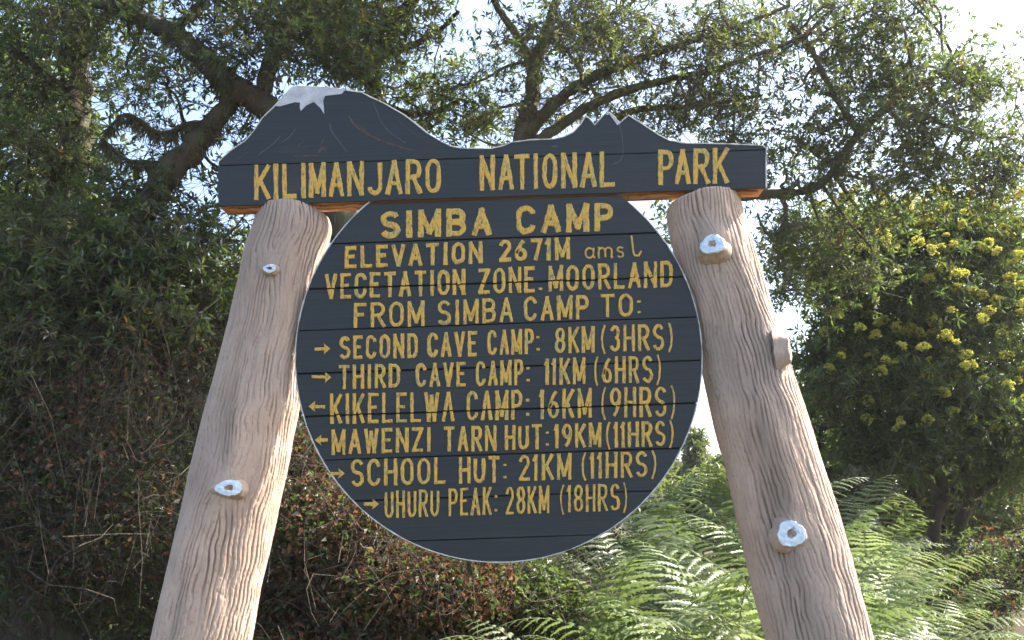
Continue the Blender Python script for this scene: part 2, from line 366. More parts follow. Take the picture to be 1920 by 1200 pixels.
def ribbon(mb, pts, wpx, off=.0022, depth=.003, mat=0, wob=.09, cuts=(), face=0.0, step=2.6, sq=True):
    """a brushed stroke: rounded-edge strip following pts (photograph pixels on the face)"""
    pts = [np.array(p, float) for p in pts]; out = []
    for a, b_ in zip(pts[:-1], pts[1:]):
        n = max(1, int(np.linalg.norm(b_-a)/step))
        for k in range(n): out.append(a+(b_-a)*k/n)
    out.append(pts[-1]); q = np.array(out); n = len(q)
    if n < 2: return
    t = unit(np.gradient(q, axis=0)); nr = np.stack([-t[:, 1], t[:, 0]], 1)
    seg = unit(np.diff(q, axis=0)); mit = np.ones(n)
    if n > 2:
        cs = np.clip(np.sum(seg[:-1]*seg[1:], 1), -1, 1); mit[1:-1] = np.minimum(1/np.maximum(np.sqrt((1+cs)/2), .3), 1.5)
        closed = np.linalg.norm(q[0]-q[-1]) < .01
        if closed:
            tt = unit(seg[0]+seg[-1]); nr[0] = nr[-1] = np.array([-tt[1], tt[0]])
    hw = wpx/2*mit*(1+wob*np.convolve(rng.normal(0, 1, n+4), np.ones(5)/2.5, 'valid'))
    ofs = rng.normal(0, wpx*.025, n)
    prof = [(-1, -depth), (-.93, off*.55), (-.6, off), (.6, off), (.93, off*.55), (1, -depth)]
    V = []
    for s_, h in prof:
        xy = q+nr*((s_*hw)+ofs)[:, None]
        V.append([W(x, y, h-face) for x, y in xy])
    V = np.array(V).transpose(1, 0, 2)   # n,6,3
    m = len(prof); keep = []
    mid_ = (q[:-1]+q[1:])/2
    for i in range(n-1):
        if any(abs(mid_[i, 1]-jl(c)(mid_[i, 0])) < 1.35 for c in cuts): continue
        for j in range(m-1): keep.append([i*m+j, i*m+j+1, (i+1)*m+j+1, (i+1)*m+j])
    if not keep: return
    mb.add(V.reshape(-1, 3), np.array(keep), mat)
    mb.polys(V[0], [[0, 1, 2, 3, 4, 5]], mat); mb.polys(V[-1], [[5, 4, 3, 2, 1, 0]], mat)

def arc(cx, cy, rx, ry, a0, a1, n=10):
    return [(cx+rx*math.cos(R(a)), cy+ry*math.sin(R(a))) for a in np.linspace(a0, a1, n)]
# stroke alphabet: x right 0..1, y up 0..1 (angles count upwards)
c6 = .3
def oval(x0, x1, y0, y1, r=.32):
    rx = (x1-x0)/2
    return arc(x0+rx, y1-r, rx, r, 180, 0, 9)+arc(x0+rx, y0+r, rx, r, 0, -180, 9)+[(x0, y1-r)]
G = {
 'A': ([[(0, 0), (.5, 1)], [(.5, 1), (1, 0)], [(.2, .3), (.8, .3)]], 1),
 'B': ([[(0, 0), (0, 1)], [(0, 1)]+arc(.55, .76, .4, .24, 90, -90)+[(0, .52)], [(0, .52)]+arc(.6, .26, .4, .26, 90, -90)+[(0, 0)]], 1),
 'C': ([arc(.5, .72, .5, .28, 5, 180)+arc(.5, .28, .5, .28, 180, 355)], 1),
 'D': ([[(0, 0), (0, 1)], [(0, 1)]+arc(.5, .68, .5, .32, 90, 0)+arc(.5, .32, .5, .32, 0, -90)+[(0, 0)]], 1),
 'E': ([[(0, 0), (0, 1)], [(0, 1), (1, 1)], [(0, .53), (.75, .53)], [(0, 0), (1, 0)]], .85),
 'F': ([[(0, 0), (0, 1)], [(0, 1), (1, 1)], [(0, .53), (.75, .53)]], .85),
 'G': ([arc(.5, .72, .5, .28, 5, 180)+arc(.5, .28, .5, .28, 180, 360)+[(1, .42)], [(1, .42), (.55, .42)]], 1),
 'H': ([[(0, 0), (0, 1)], [(1, 0), (1, 1)], [(0, .5), (1, .5)]], 1),
 'I': ([[(.5, 0), (.5, 1)]], .12),
 'J': ([[(1, 1), (1, .28)]+arc(.5, .25, .5, .25, 0, -170)], .85),
 'K': ([[(0, 0), (0, 1)], [(1, 1), (.12, .42)], [(.32, .56), (1, 0)]], .95),
 'L': ([[(0, 1), (0, 0)], [(0, 0), (1, 0)]], .85),
 'M': ([[(0, 0), (0, 1)], [(0, 1), (.5, .12)], [(.5, .12), (1, 1)], [(1, 1), (1, 0)]], 1.2),
 'N': ([[(0, 0), (0, 1)], [(0, 1), (1, 0)], [(1, 0), (1, 1)]], 1.05),
 'O': ([oval(0, 1, 0, 1)], 1),
 'P': ([[(0, 0), (0, 1)], [(0, 1)]+arc(.55, .73, .45, .27, 90, -90)+[(0, .46)]], .95),
 'R': ([[(0, 0), (0, 1)], [(0, 1)]+arc(.55, .74, .42, .26, 90, -90)+[(0, .48)], [(.45, .48), (1, 0)]], 1),
 'S': ([arc(.5, .76, .48, .24, 20, 180, 8)+arc(.5, .74, .48, .22, 180, 250, 4)+[(.5, .5)]+arc(.5, .26, .5, .24, 70, 0, 4)+arc(.5, .24, .5, .24, 0, -160, 9)], 1),
 'T': ([[(0, 1), (1, 1)], [(.5, 1), (.5, 0)]], 1),
 'U': ([[(0, 1), (0, .3)]+arc(.5, .28, .5, .28, 180, 360)+[(1, 1)]], 1),
 'V': ([[(0, 1), (.5, 0)], [(.5, 0), (1, 1)]], 1),
 'W': ([[(0, 1), (.25, 0)], [(.25, 0), (.5, .9)], [(.5, .9), (.75, 0)], [(.75, 0), (1, 1)]], 1.25),
 'Z': ([[(0, 1), (1, 1)], [(1, 1), (0, 0)], [(0, 0), (1, 0)]], .95),
 '1': ([[(.5, 1), (.5, 0)], [(.5, .98), (-.6, .84)]], .16),
 '2': ([arc(.5, .72, .5, .28, 170, -20, 9)+[(0, 0)], [(0, 0), (1, 0)]], .9),
 '3': ([arc(.5, .76, .45, .24, 165, -80, 9), arc(.5, .27, .5, .27, 80, -165, 10)], .9),
 '6': ([[(.85, .98), (.45, .8), (.08, .45), (0, .28)]+arc(.5, .27, .5, .27, 180, 530, 14)], .9),
 '7': ([[(0, 1), (1, 1)], [(1, 1), (.4, 0)]], .85),
 '8': ([oval(.06, .94, .52, 1, .22), oval(0, 1, 0, .52, .25)], .95),
 '9': ([arc(.5, .72, .5, .28, 0, 350, 14), [(1, .72), (.95, .5), (.6, .15), (.3, 0)]], .9),
 '(': ([[(1, 1.06), (.25, .8), (0, .5), (.25, .15), (1, -.12)]], .35),
 ')': ([[(0, 1.06), (.75, .8), (1, .5), (.75, .15), (0, -.12)]], .35),
 ':': ([[(.5, .62), (.5, .72)], [(.5, .08), (.5, .18)]], .12),
 '.': ([[(.5, .02), (.5, .12)]], .12),
 'a': ([arc(.5, .5, .5, .5, 40, 330, 11), [(1, 1), (.95, .2), (1.15, 0)]], .9),
 'm': ([[(0, 0), (0, 1)], arc(.25, .7, .25, .3, 180, 0, 7)+[(.5, 0)], arc(.75, .7, .25, .3, 180, 0, 7)+[(1, 0), (1.1, 0)]], 1.4),
 's': ([[(.9, .9)]+arc(.5, .76, .4, .24, 70, 230, 6)+arc(.5, .26, .42, .26, 60, -150, 7)], .8),
 'l': ([[(.1, 2.1), (.3, .5), (.5, .05), (1, .05), (1.3, .5)]], .6),
}
def word(mb, txt, x0, t0, b0, x1, t1, b1, sw, cuts=(), face=0.0, spans=None, gap=None, thin='()'):
    """letters fitted between x0 and x1, top line t0->t1, base line b0->b1"""
    ws = [G[c][1] for c in txt]; n = len(txt)
    inner = (x1-x0)-n*sw
    gp = gap if gap is not None else .34
    unitw = inner/(sum(ws)+gp*(n-1)) if n > 1 else inner/max(ws[0], .2)
    x = x0; zoff = 0
    for k, c in enumerate(txt):
        if spans: xa, xb = spans[k]; xa += sw/2; xb -= sw/2
        else: xa = x+sw/2; xb = xa+ws[k]*unitw; x = xb+sw/2+gp*unitw
        if c in 'I1' and spans: mx = (xa+xb)/2; xa = mx-sw*.3; xb = mx+sw*.3
        wcur = sw*(.62 if c in thin else 1)*random.uniform(.94, 1.06)
        for si, st in enumerate(G[c][0]):
            pts = []
            for u, v in st:
                xx = xa+(xb-xa)*u; f = (xx-x0)/(x1-x0)
                tp = t0+(t1-t0)*f+wcur/2; bt = b0+(b1-b0)*f-wcur/2
                pts.append((xx+random.gauss(0, .25), bt+(tp-bt)*v+random.gauss(0, .25)))
            if len(st) > 2 and st[0] == st[-1]: pts[-1] = pts[0]
            ends_ext = pts
            if len(st) == 2 and c not in ':.':
                a = np.array(pts[0]); b_ = np.array(pts[1]); d = (b_-a)/max(1e-6, np.linalg.norm(b_-a))
                e = wcur*.5 if abs(d[0]) < .9 else wcur*.38
                if c in 'AVWMNK7Z' and abs(d[0]) > .05 and abs(d[1]) > .2: e = wcur*.42
                ends_ext = [tuple(a-d*e), tuple(b_+d*e)]
            ribbon(mb, ends_ext, wcur if c not in ':.' else wcur*1.0, off=.0018+.00035*(si+(k % 2)*.0), cuts=cuts, face=face)
def line(parent, label, words, face, cuts=(), arrow=None, extra=None):
    for wd in words:
        if wd[0][0] == 'l': continue
        m_ = MB(); word(m_, *wd[0], **{**dict(cuts=cuts, face=face), **wd[1]})
        if wd[0][0] == 'ams': word(m_, *words[-1][0], cuts=cuts, face=face)
        o = child(m_, 'lettering', [M['gold']], parent)
        tag(o, ('gold capitals ' if wd[0][0] != 'ams' else 'thin gold handwriting ')+(wd[0][0] if wd[0][0] != 'ams' else 'amsl')+(' split by a board joint' if cuts else ''))
    if arrow:
        x0, x1, y, dr = arrow; a_ = MB(); wd_ = 6.5
        hx = x1 if dr > 0 else x0; tx = x0 if dr > 0 else x1; s_ = 1 if dr > 0 else -1
        ribbon(a_, [(tx, y+random.uniform(-1, 1)), (hx-s_*9, y)], wd_, off=.0018, face=face, wob=.12)
        pl = [(hx, y), (hx-s_*12, y-10), (hx-s_*10.5, y-2), (hx-s_*10.5, y+2), (hx-s_*12, y+10)]
        prism(a_, pl, .0024-face, .001+face)
        o = child(a_, 'arrow', [M['gold']], parent); tag(o, 'gold painted arrow pointing '+('right' if dr > 0 else 'left'))
def w_(*a, **k): return (a, k)
line(hd, 'gold capitals KILIMANJARO', [w_('KILIMANJARO', 476, 309, 375, 826.5, 297, 362, 8.6, spans=[(476, 507), (513, 522), (529, 557), (565, 573), (579, 611), (616, 645), (651, 682), (689, 717), (723, 755), (760, 791), (797, 827)])], 0)
line(hd, 'gold capitals NATIONAL', [w_('NATIONAL', 898.7, 291.7, 358, 1154, 283.5, 350.6, 8.6, spans=[(898.7, 928), (934, 964), (963.6, 994), (1000, 1009), (1016.7, 1045), (1052, 1082), (1088, 1119), (1124, 1154)])], 0)
line(hd, 'gold capitals PARK', [w_('PARK', 1234, 281, 347, 1366.7, 276.5, 344, 8.6, spans=[(1234, 1263), (1265, 1295), (1300, 1331), (1336, 1367)])], 0)
FZ = .004
J_ = joints
line(disc, 'gold lettering SIMBA CAMP', [w_('SIMBA', 712, 395, 447, 922, 388, 441, 11.3, face=FZ), w_('CAMP', 967, 385, 439, 1151, 379, 432, 11.3, face=FZ)], FZ)
line(disc, 'gold lettering ELEVATION 2671M amsl', [w_('ELEVATION', 646, 461, 503.5, 905, 451.5, 493, 7.8), w_('2671M', 935, 448.5, 491, 1069, 444, 486, 7.6), w_('ams', 1096, 463, 485, 1172, 461, 483, 3.6), w_('l', 1181, 460, 482.5, 1200, 459, 481, 3.8)], FZ)
line(disc, 'gold lettering VEGETATION ZONE MOORLAND cut by a board joint', [w_('VEGETATION', 608.6, 513, 561, 872.6, 504, 552, 6.9), w_('ZONE.', 896.5, 503, 551, 1018, 498, 547.5, 6.9), w_('MOORLAND', 1028.5, 498, 546, 1262, 488, 537.7, 6.9)], FZ, cuts=(530,))
line(disc, 'gold lettering FROM SIMBA CAMP TO', [w_('FROM', 662.5, 568, 614.5, 796, 563, 611, 6.8), w_('SIMBA', 820, 563, 610, 962, 557, 603, 6.8), w_('CAMP', 982, 556, 602, 1104, 552, 597.5, 6.8), w_('TO:', 1125.6, 551, 594.5, 1203, 549, 593, 6.6)], FZ)
line(disc, 'gold lettering SECOND CAVE CAMP 8KM 3HRS', [w_('SECOND', 635.7, 630, 674, 783.6, 624, 671, 6.6), w_('CAVE', 801, 623, 670, 895, 620, 668, 6.6), w_('CAMP:', 913.5, 619, 666, 1013, 615, 663, 6.4), w_('8KM', 1040, 613.5, 662, 1115, 611, 660.5, 6.4), w_('(3HRS)', 1125.6, 610, 660, 1263, 606, 656, 6.3)], FZ, arrow=(589.6, 619, 653.5, 1))
line(disc, 'gold lettering THIRD CAVE CAMP 11KM 6HRS', [w_('THIRD', 634, 684, 730, 750, 681, 726, 6.6), w_('CAVE', 779, 681, 725.5, 874, 678, 724.5, 6.6), w_('CAMP:', 891.6, 677, 724, 994, 673, 721, 6.4), w_('11KM', 1021.5, 672, 721.5, 1098, 669.5, 719.5, 6.4), w_('(6HRS)', 1112.5, 669, 719, 1241, 666, 717, 6.3)], FZ, arrow=(584, 621, 707, 1))
line(disc, 'gold lettering KIKELELWA CAMP 16KM 9HRS worn at the board joint', [w_('KIKELELWA', 618.6, 738, 795, 852, 734, 790, 6.4), w_('CAMP:', 874.6, 733, 789, 993, 730, 786, 6.4), w_('16KM', 1012, 730, 786, 1109.6, 727, 783, 6.4), w_('(9HRS)', 1126, 727, 783, 1268, 724, 781, 6.2)], FZ, cuts=(768,), arrow=(578.5, 609, 762, -1))
line(disc, 'gold lettering MAWENZI TARN HUT 19KM 11HRS', [w_('MAWENZI', 621, 805, 853, 808, 800.5, 846.5, 6.6), w_('TARN', 831.5, 799.5, 846.5, 931, 797.5, 845.5, 6.6), w_('HUT:', 946, 797, 844, 1030, 794, 841.5, 6.4), w_('19KM', 1039.6, 795, 840.5, 1128, 792, 838, 6.4), w_('(11HRS)', 1135, 792, 839.5, 1264.6, 788, 836, 6.2)], FZ, arrow=(590, 614, 825, -1))
line(disc, 'gold lettering SCHOOL HUT 21KM 11HRS', [w_('SCHOOL', 657, 861, 913, 835.5, 857, 907, 6.8), w_('HUT:', 860, 857, 907, 951, 854, 903.5, 6.6), w_('21KM', 972, 853, 902, 1071.7, 849, 899, 6.6), w_('(11HRS)', 1089, 849, 898, 1232, 845, 894, 6.2)], FZ, arrow=(620, 646, 887.5, 1))
line(disc, 'gold lettering UHURU PEAK 28KM 18HRS', [w_('UHURU', 720.4, 920, 972, 823.7, 917, 968, 5.4), w_('PEAK:', 840.7, 916, 968, 933, 912, 965, 5.2), w_('28KM', 947.7, 913, 965, 1030, 910, 962, 5.2), w_('(18HRS)', 1049.5, 910, 961, 1177, 906, 957, 5.2)], FZ, arrow=(682, 710, 945, 1))

# painted snow, streaks and pale edge lines (edge paint with edge sunlight painted in)
m_ = MB(); prism(m_, [(516, 198.5), (533.5, 178), (547.5, 164.3), (561.5, 162), (615, 164.3), (646.5, 169.2), (641, 176), (609.7, 179.7), (606, 188), (608, 214), (602, 204), (588.4, 191), (574, 198), (564, 208), (562, 201), (563, 192.4), (553, 191.6), (524.7, 199.5)], .0009, 0.0005)
tag(child(m_, 'snow_cap', [M['snow']], hd), 'grey white painted snow on the taller peak')
def rgn1(*pp): return [(400+x/3.529, 140+y/3.529) for x, y in pp]
m_ = MB()
for pl, wd, mt in ((rgn1((895, 275), (930, 330), (990, 380), (1080, 425), (1200, 470), (1320, 503)), 3.2, 0), (rgn1((960, 330), (1020, 390), (1100, 430)), 2.2, 0), (rgn1((800, 400), (835, 450), (880, 512)), 2.4, 0), (rgn1((770, 320), (780, 380), (830, 430), (872, 490)), 1.3, 1),
                   (rgn1((445, 405), (400, 455), (300, 530)), 1.4, 1), (rgn1((545, 360), (500, 420), (450, 450)), 1.3, 1), (rgn1((560, 470), (600, 440)), 1.6, 0), (rgn1((695, 515), (722, 480), (748, 505)), 4.0, 0), (rgn1((712, 470), (722, 440), (728, 425)), 1.8, 0), (rgn1((160, 560), (230, 510)), 1.6, 0), (rgn1((530, 540), (690, 535)), 2.2, 0),
                   ([(1161, 231), (1168, 262), (1168, 300), (1148, 309)], 1.1, 1), ([(1142, 212), (1150, 220), (1160, 233)], 4.5, 2), ([(1137, 214), (1146, 212)], 4.0, 2), ([(1034, 275), (1047, 274)], 2.5, 1), ([(700, 192), (718, 240), (760, 268)], 1.2, 1), ([(745, 225), (790, 262), (830, 276)], 1.2, 0)):
    for _ in range(2 if len(pl) > 2 else 0):
        pl = [pl[0]]+[q for a, b_ in zip(pl[:-1], pl[1:]) for q in ((a[0]*.75+b_[0]*.25, a[1]*.75+b_[1]*.25), (a[0]*.25+b_[0]*.75, a[1]*.25+b_[1]*.75))]+[pl[-1]]
    m_ = MB(); ribbon(m_, pl, wd, off=.0006, depth=.0004, wob=.3); child(m_, 'painted_streak', [[M['scratch'], M['scratch_pale'], M['snow']][mt]], hd)
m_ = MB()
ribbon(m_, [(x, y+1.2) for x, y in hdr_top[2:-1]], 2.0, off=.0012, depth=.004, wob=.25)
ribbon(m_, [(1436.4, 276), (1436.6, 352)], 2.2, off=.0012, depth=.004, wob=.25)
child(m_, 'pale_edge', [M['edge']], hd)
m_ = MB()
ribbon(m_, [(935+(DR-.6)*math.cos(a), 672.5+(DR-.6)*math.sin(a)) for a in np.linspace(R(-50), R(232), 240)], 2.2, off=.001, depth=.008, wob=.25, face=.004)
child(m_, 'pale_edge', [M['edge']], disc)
# split edge on the underside of the header
for (a, b_) in ((424, 690), (1180, 1425)):
    p0 = W(a, hb(a)); p1 = W(b_, hb(b_)); z = -.0015
    pts = []; n = 40; m_ = MB()
    for k in range(n+1):
        q = p0+(p1-p0)*k/n; pts.append(q+np.array([0, .030+.004*math.sin(k*.5), -.004+.002*math.sin(k*1.3)]))
    tube(m_, pts, [.007+.0015*math.sin(k*.9) for k in range(n+1)], 6); child(m_, 'split_wood', [M['rawwood']], hd)

# ---------------------------------------------------------------- posts
def post(rows, top_fn, knots, label, seed):
    Yc = D+.088
    rows = sorted(rows); ys = np.array([r_[0] for r_ in rows], float); ls = np.array([r_[1] for r_ in rows], float); rs = np.array([r_[2] for r_ in rows], float)
    pyv = np.concatenate([np.arange(ys[0], 1230, 2.0), np.linspace(1232, 1990, 50)])
    lx = np.interp(pyv, ys, ls); rx = np.interp(pyv, ys, rs)
    k = np.ones(15)/15; pad = lambda a: np.convolve(np.concatenate([np.full(7, a[0])-(np.arange(7, 0, -1)*(a[1]-a[0])), a, np.full(7, a[-1])+(np.arange(1, 8)*(a[-1]-a[-2]))]), k, 'valid')
    lx = pad(lx); rx = pad(rx)
    cen = np.array([P((a+b_)/2, y, Yc) for a, b_, y in zip(lx, rx, pyv)]); rad = (rx-lx)/2*Yc/F
    th = np.concatenate([np.linspace(-np.pi, 0, 250, endpoint=False), np.linspace(0, np.pi, 56, endpoint=False)])   # front half is -Y
    T, Z = np.meshgrid(th, cen[:, 2]); Rr = rad[:, None]*np.ones_like(T)
    ct, st = np.cos(T), np.sin(T)
    px_, pz = ct*Rr, Z
    nx = np.cos(T)*2.2; ny = np.sin(T)*2.2
    def nz(f, fz, s_): return vnoise(nx*f+Z*.37+7, Z*fz+ny*f*.8, seed+s_)
    warp = 2.2*nz(.9, 1.8, 1)+.9*nz(1.6, 6, 2)+.5*nz(2.2, 15, 3)+.26*nz(3.5, 40, 8)+1.5*vnoise(Z*7, Z*0, seed+31)+.7*vnoise(Z*19, Z*0+nx*.4, seed+32)
    d = np.zeros_like(T); kb = np.zeros_like(T)
    arc_s = T*rad.mean()
    for (kx, ky, kr, kh) in knots:
        kx = 960+(kx-960)*.962; ky = 600+(ky-600)*.962
        j = np.argmin(abs(pyv-ky)); a = (kx-(lx[j]+rx[j])/2)/((rx[j]-lx[j])/2); tk = -math.acos(np.clip(a, -1, 1))
        dist = np.hypot((T-tk)*rad[j], (Z-cen[j, 2])*.8); g = np.exp(-(dist/kr)**2)
        kb += g; d += g*kh; warp += 1.6*np.exp(-(dist/(kr*1.5))**2)*np.sign(T-tk)*.9
    ph = 59*T/(2*np.pi)+warp; fr = ph-np.floor(ph); v = np.abs(2*fr-1)            # 1 at groove centre
    amp = .0096*np.clip(.75+1.3*nz(1.2, 3.5, 4), .3, 1.15)*(1-.9*np.clip(kb*1.3, 0, 1))*np.clip(.72+1.7*vnoise(nx*9, Z*16, seed+40), .12, 1.25)
    d += -amp*np.clip((v-.55)/.4, 0, 1)**1.1
    ph2 = 23*T/(2*np.pi)+warp*.55+nz(3, 9, 5)*2; v2 = np.abs(2*(ph2-np.floor(ph2))-1); d += -.0012*np.clip((v2-.8)/.2, 0, 1)
    d += .010*nz(1.3, 2.1, 6)+.005*nz(3, 9, 7)+.0012*vnoise(nx*40, Z*160, seed+9)
    Rf = Rr+d
    X = cen[:, 0][:, None]+Rf*ct; Yy = cen[:, 1][:, None]+Rf*st*.97; ZZ = np.repeat(cen[:, 2][:, None], len(th), 1)
    # crown of the log: the first rows follow top_fn
    n = len(th); m = len(pyv)
    tz = np.array([top_fn(x) for x in ct[0]])
    Ztop = cen[0, 2]+tz
    fade = np.exp(-(np.arange(m)/22.0))[:, None]; ZZ = ZZ+fade*tz[None]
    V = np.stack([X, Yy, ZZ], -1).reshape(-1, 3)
    i = (np.arange(m-1)*n)[:, None]; j = np.arange(n)[None]; k2 = (j+1) % n
    mb = MB(); mb.add(V, np.stack([i+j, i+n+j, i+n+k2, i+k2], -1).reshape(-1, 4))
    # domed top
    prev = V[:n]; c0 = prev.mean(0)
    for q, (s_, h) in enumerate(((.965, .006), (.85, .010), (.5, .013), (.02, .014))):
        nn = c0+(V[:n]-c0)*s_; nn[:, 2] += h+.004*vnoise(np.cos(th)*3*s_, np.sin(th)*3*s_, q)
        mb.add(np.concatenate([prev, nn]), np.stack([np.arange(n), (np.arange(n)+1) % n, (np.arange(n)+1) % n+n, np.arange(n)+n], 1)); prev = nn
    o = child(mb, 'post', [M['post']], smooth=True); tag(o, label); return o, (lx, rx, pyv, Yc)

lrows = [(392, 482, 617), (410, 477, 622), (429, 471, 623), (474, 457, 610), (529, 447, 598), (598, 431, 583), (647, 418.5, 574), (702, 405, 566), (744, 394, 562), (778, 385, 558), (820, 375.5, 547), (882, 360, 536), (945, 347, 522), (1028, 326, 503), (1090, 312, 488), (1194, 290, 470), (1400, 240, 428), (2000, 92, 298)]
rrows = [(376, 1246, 1390), (392, 1246, 1393), (428, 1251, 1403), (456, 1257, 1415), (520, 1273, 1433), (584, 1290, 1450), (633, 1302, 1464), (725, 1324, 1492), (803, 1343, 1518), (874, 1364.6, 1540), (952, 1382, 1565), (1030, 1400, 1586), (1122, 1421, 1608), (1193, 1442.5, 1627), (1400, 1496, 1680), (2000, 1646, 1830)]
lk = [(507, 505, .030, .006), (428, 925, .045, .012)]
rk = [(1345, 462, .040, .010), (1478, 1005, .030, .010), (1470, 655, .04, .008)]
pl_, gl = post(lrows, lambda x: -.030*max(0, x-.1)**1.3-.006, lk, 'left leaning bark-textured cement post with two painted knots', 21)
pr_, gr_ = post(rrows, lambda x: -.022*max(0, -x-.1)+.006*x, rk, 'right leaning bark-textured cement post with three branch stubs', 57)
def surf(g, px, py):
    lx, rx, pyv, Yc = g; qx, qy = px, py
    for _ in range(5):
        j = np.argmin(abs(pyv-qy)); c = P((lx[j]+rx[j])/2, qy, Yc); r_ = (rx[j]-lx[j])/2*Yc/F
        a = np.clip((qx-(lx[j]+rx[j])/2)/((rx[j]-lx[j])/2), -1, 1); nrm = np.array([a, -math.sqrt(max(0, 1-a*a)), 0]); p = c+nrm*r_
        d = p-np.array([0, 0, CAMZ]); u = d@fwd; qx += px-(960+(d@right)/u*F); qy += py-(600-(d@up)/u*F)
    return p, nrm
def blobdisc(mb, c, ax, ux, uy, h, seed, taper=.8, hole=0, mat_side=0, mat_top=1, flat=False):
    """knobbly stub from c along ax with a painted cut end and a hollow in its middle"""
    ax = unit(ax); u = unit(np.cross(ax, np.array([0, 0, 1.0]))); v = np.cross(u, ax); n = 28
    th = np.linspace(0, 2*np.pi, n, endpoint=False); wob = 1+.07*np.sin(th*3+seed)+.015*np.sin(th*7+seed*2)+.025*rng.normal(0, 1, n)
    ring = lambda s_, hh: c+ax*hh+(np.cos(th)*ux*s_*wob)[:, None]*u+(np.sin(th)*uy*s_*wob)[:, None]*v
    rings = [(1.55, -.012, 2), (1.3, h*.12, 2), (1.14, h*.5, 2), (1.04, h*.88, 2), (.98, h*.97, 1), (.86, h, 1), (.6, h+.001, 1), (.36, h, 1), (.26, h-.004, 2), (.02, h-.005, 2)]
    prev = None; low = np.sin(th) < -.15
    for s_, hh, mt in rings:
        rr = ring(s_, hh)+rng.normal(0, .0009, (n, 3))
        mm = np.where(low & (s_ > 1.0) & (s_ < 1.5), 0, mt)
        if prev is not None: mb.add(np.concatenate([prev, rr]), np.stack([np.arange(n), (np.arange(n)+1) % n, (np.arange(n)+1) % n+n, np.arange(n)+n], 1), mm)
        prev = rr
def stub(parent, g, px, py, ux, uy, h, seed, ax=None, label=None, cut=(1, 1)):
    s_, nrm = surf(g, px, py); mb = MB(); ax = nrm+np.array([0, 0, .1]) if ax is None else np.array(ax)
    blobdisc(mb, s_, ax, ux, uy, h, seed); o = child(mb, 'branch_stub', [M['ochre'] if cut[0] else M['post'], M['whitecut'] if cut[0] else M['post'], M['post']], parent, smooth=True)
    if label: tag(o, label)
stub(pl_, gl, 507, 505, .019, .013, .010, 1, label='small knot with white painted centre')
stub(pl_, gl, 430, 916, .036, .022, .013, 2, label='wide knot with white painted ring')
stub(pr_, gr_, 1338, 466, .035, .031, .030, 3, ax=(-.30, -.9, .22), label='protruding stub with pale blue painted end')
stub(pr_, gr_, 1482, 1001, .038, .035, .013, 4, ax=(.0, -1, .06), label='stub with pale blue painted ring')
stub(pr_, gr_, 1462, 657, .036, .040, .030, 5, ax=(.95, -.35, .05), cut=(0, 0), label='unpainted stub jutting from the right side')
# mortar patches where the disc is bedded into the posts
def mortar(parent, g, pts, seed):
    mb = MB()
    for (px, py, r_) in pts:
        c, nrm = surf(g, px, py); c = c-nrm*r_*.68
        lat = np.linspace(-1.4, 1.4, 9); lon = np.linspace(0, 2*np.pi, 18, endpoint=False)
        V = np.array([[c[0]+r_*math.cos(a)*math.cos(b_), c[1]+r_*.8*math.cos(a)*math.sin(b_), c[2]+r_*1.5*math.sin(a)] for a in lat for b_ in lon]); V += rng.normal(0, r_*.045, V.shape)
        n = 18; i = (np.arange(8)*n)[:, None]; j = np.arange(n)[None]; mb.add(V, np.stack([i+j, i+(j+1) % n, i+n+(j+1) % n, i+n+j], -1).reshape(-1, 4))
    child(mb, 'mortar', [M['mortar']], parent, smooth=True)
mortar(pl_, gl, [(598, 505, .018), (596, 535, .022), (588, 565, .022), (606, 480, .014)], 1)
mortar(pr_, gr_, [(1326, 650, .018), (1331, 700, .022), (1345, 735, .018)], 2)

# ================================================================ VEGETATION
def path(pix):   # (px, py, depth, radius_px) -> points, radii, smoothed
    pts = np.array([P(a, b_, c) for a, b_, c, _ in pix]); rad = np.array([r_*c/F for _, _, c, r_ in pix])
    t = np.arange(len(pts)); tt = np.linspace(0, len(pts)-1, (len(pts)-1)*7+1)
    # catmull-rom
    out = []; ro = []
    for x in tt:
        i = min(int(x), len(pts)-2); f = x-i; p0, p1, p2, p3 = pts[max(i-1, 0)], pts[i], pts[i+1], pts[min(i+2, len(pts)-1)]
        out.append(.5*((2*p1)+(-p0+p2)*f+(2*p0-5*p1+4*p2-p3)*f*f+(-p0+3*p1-3*p2+p3)*f**3)); ro.append(rad[i]*(1-f)+rad[i+1]*f)
    out = np.array(out); ro = np.array(ro)
    out[1:-1] += rng.normal(0, .12, (len(out)-2, 3))*ro[1:-1, None]
    return out, ro
def blobs(bl, tight=.0, dens=1.0):
    cs = []
    for (px, py, rx, ry, Y, dY, n) in bl:
        n = max(1, int(n*dens))
        u = rng.normal(0, 1, (n, 3)); u = unit(u)*(rng.random((n, 1))**(1/2.4))
        for a in u: cs.append(P(px+a[0]*rx, py+a[1]*ry, Y+a[2]*dY))
    return np.array(cs)
def nearest(A, B):
    d = ((A[:, None]-B[None])**2).sum(-1); return d.argmin(1)

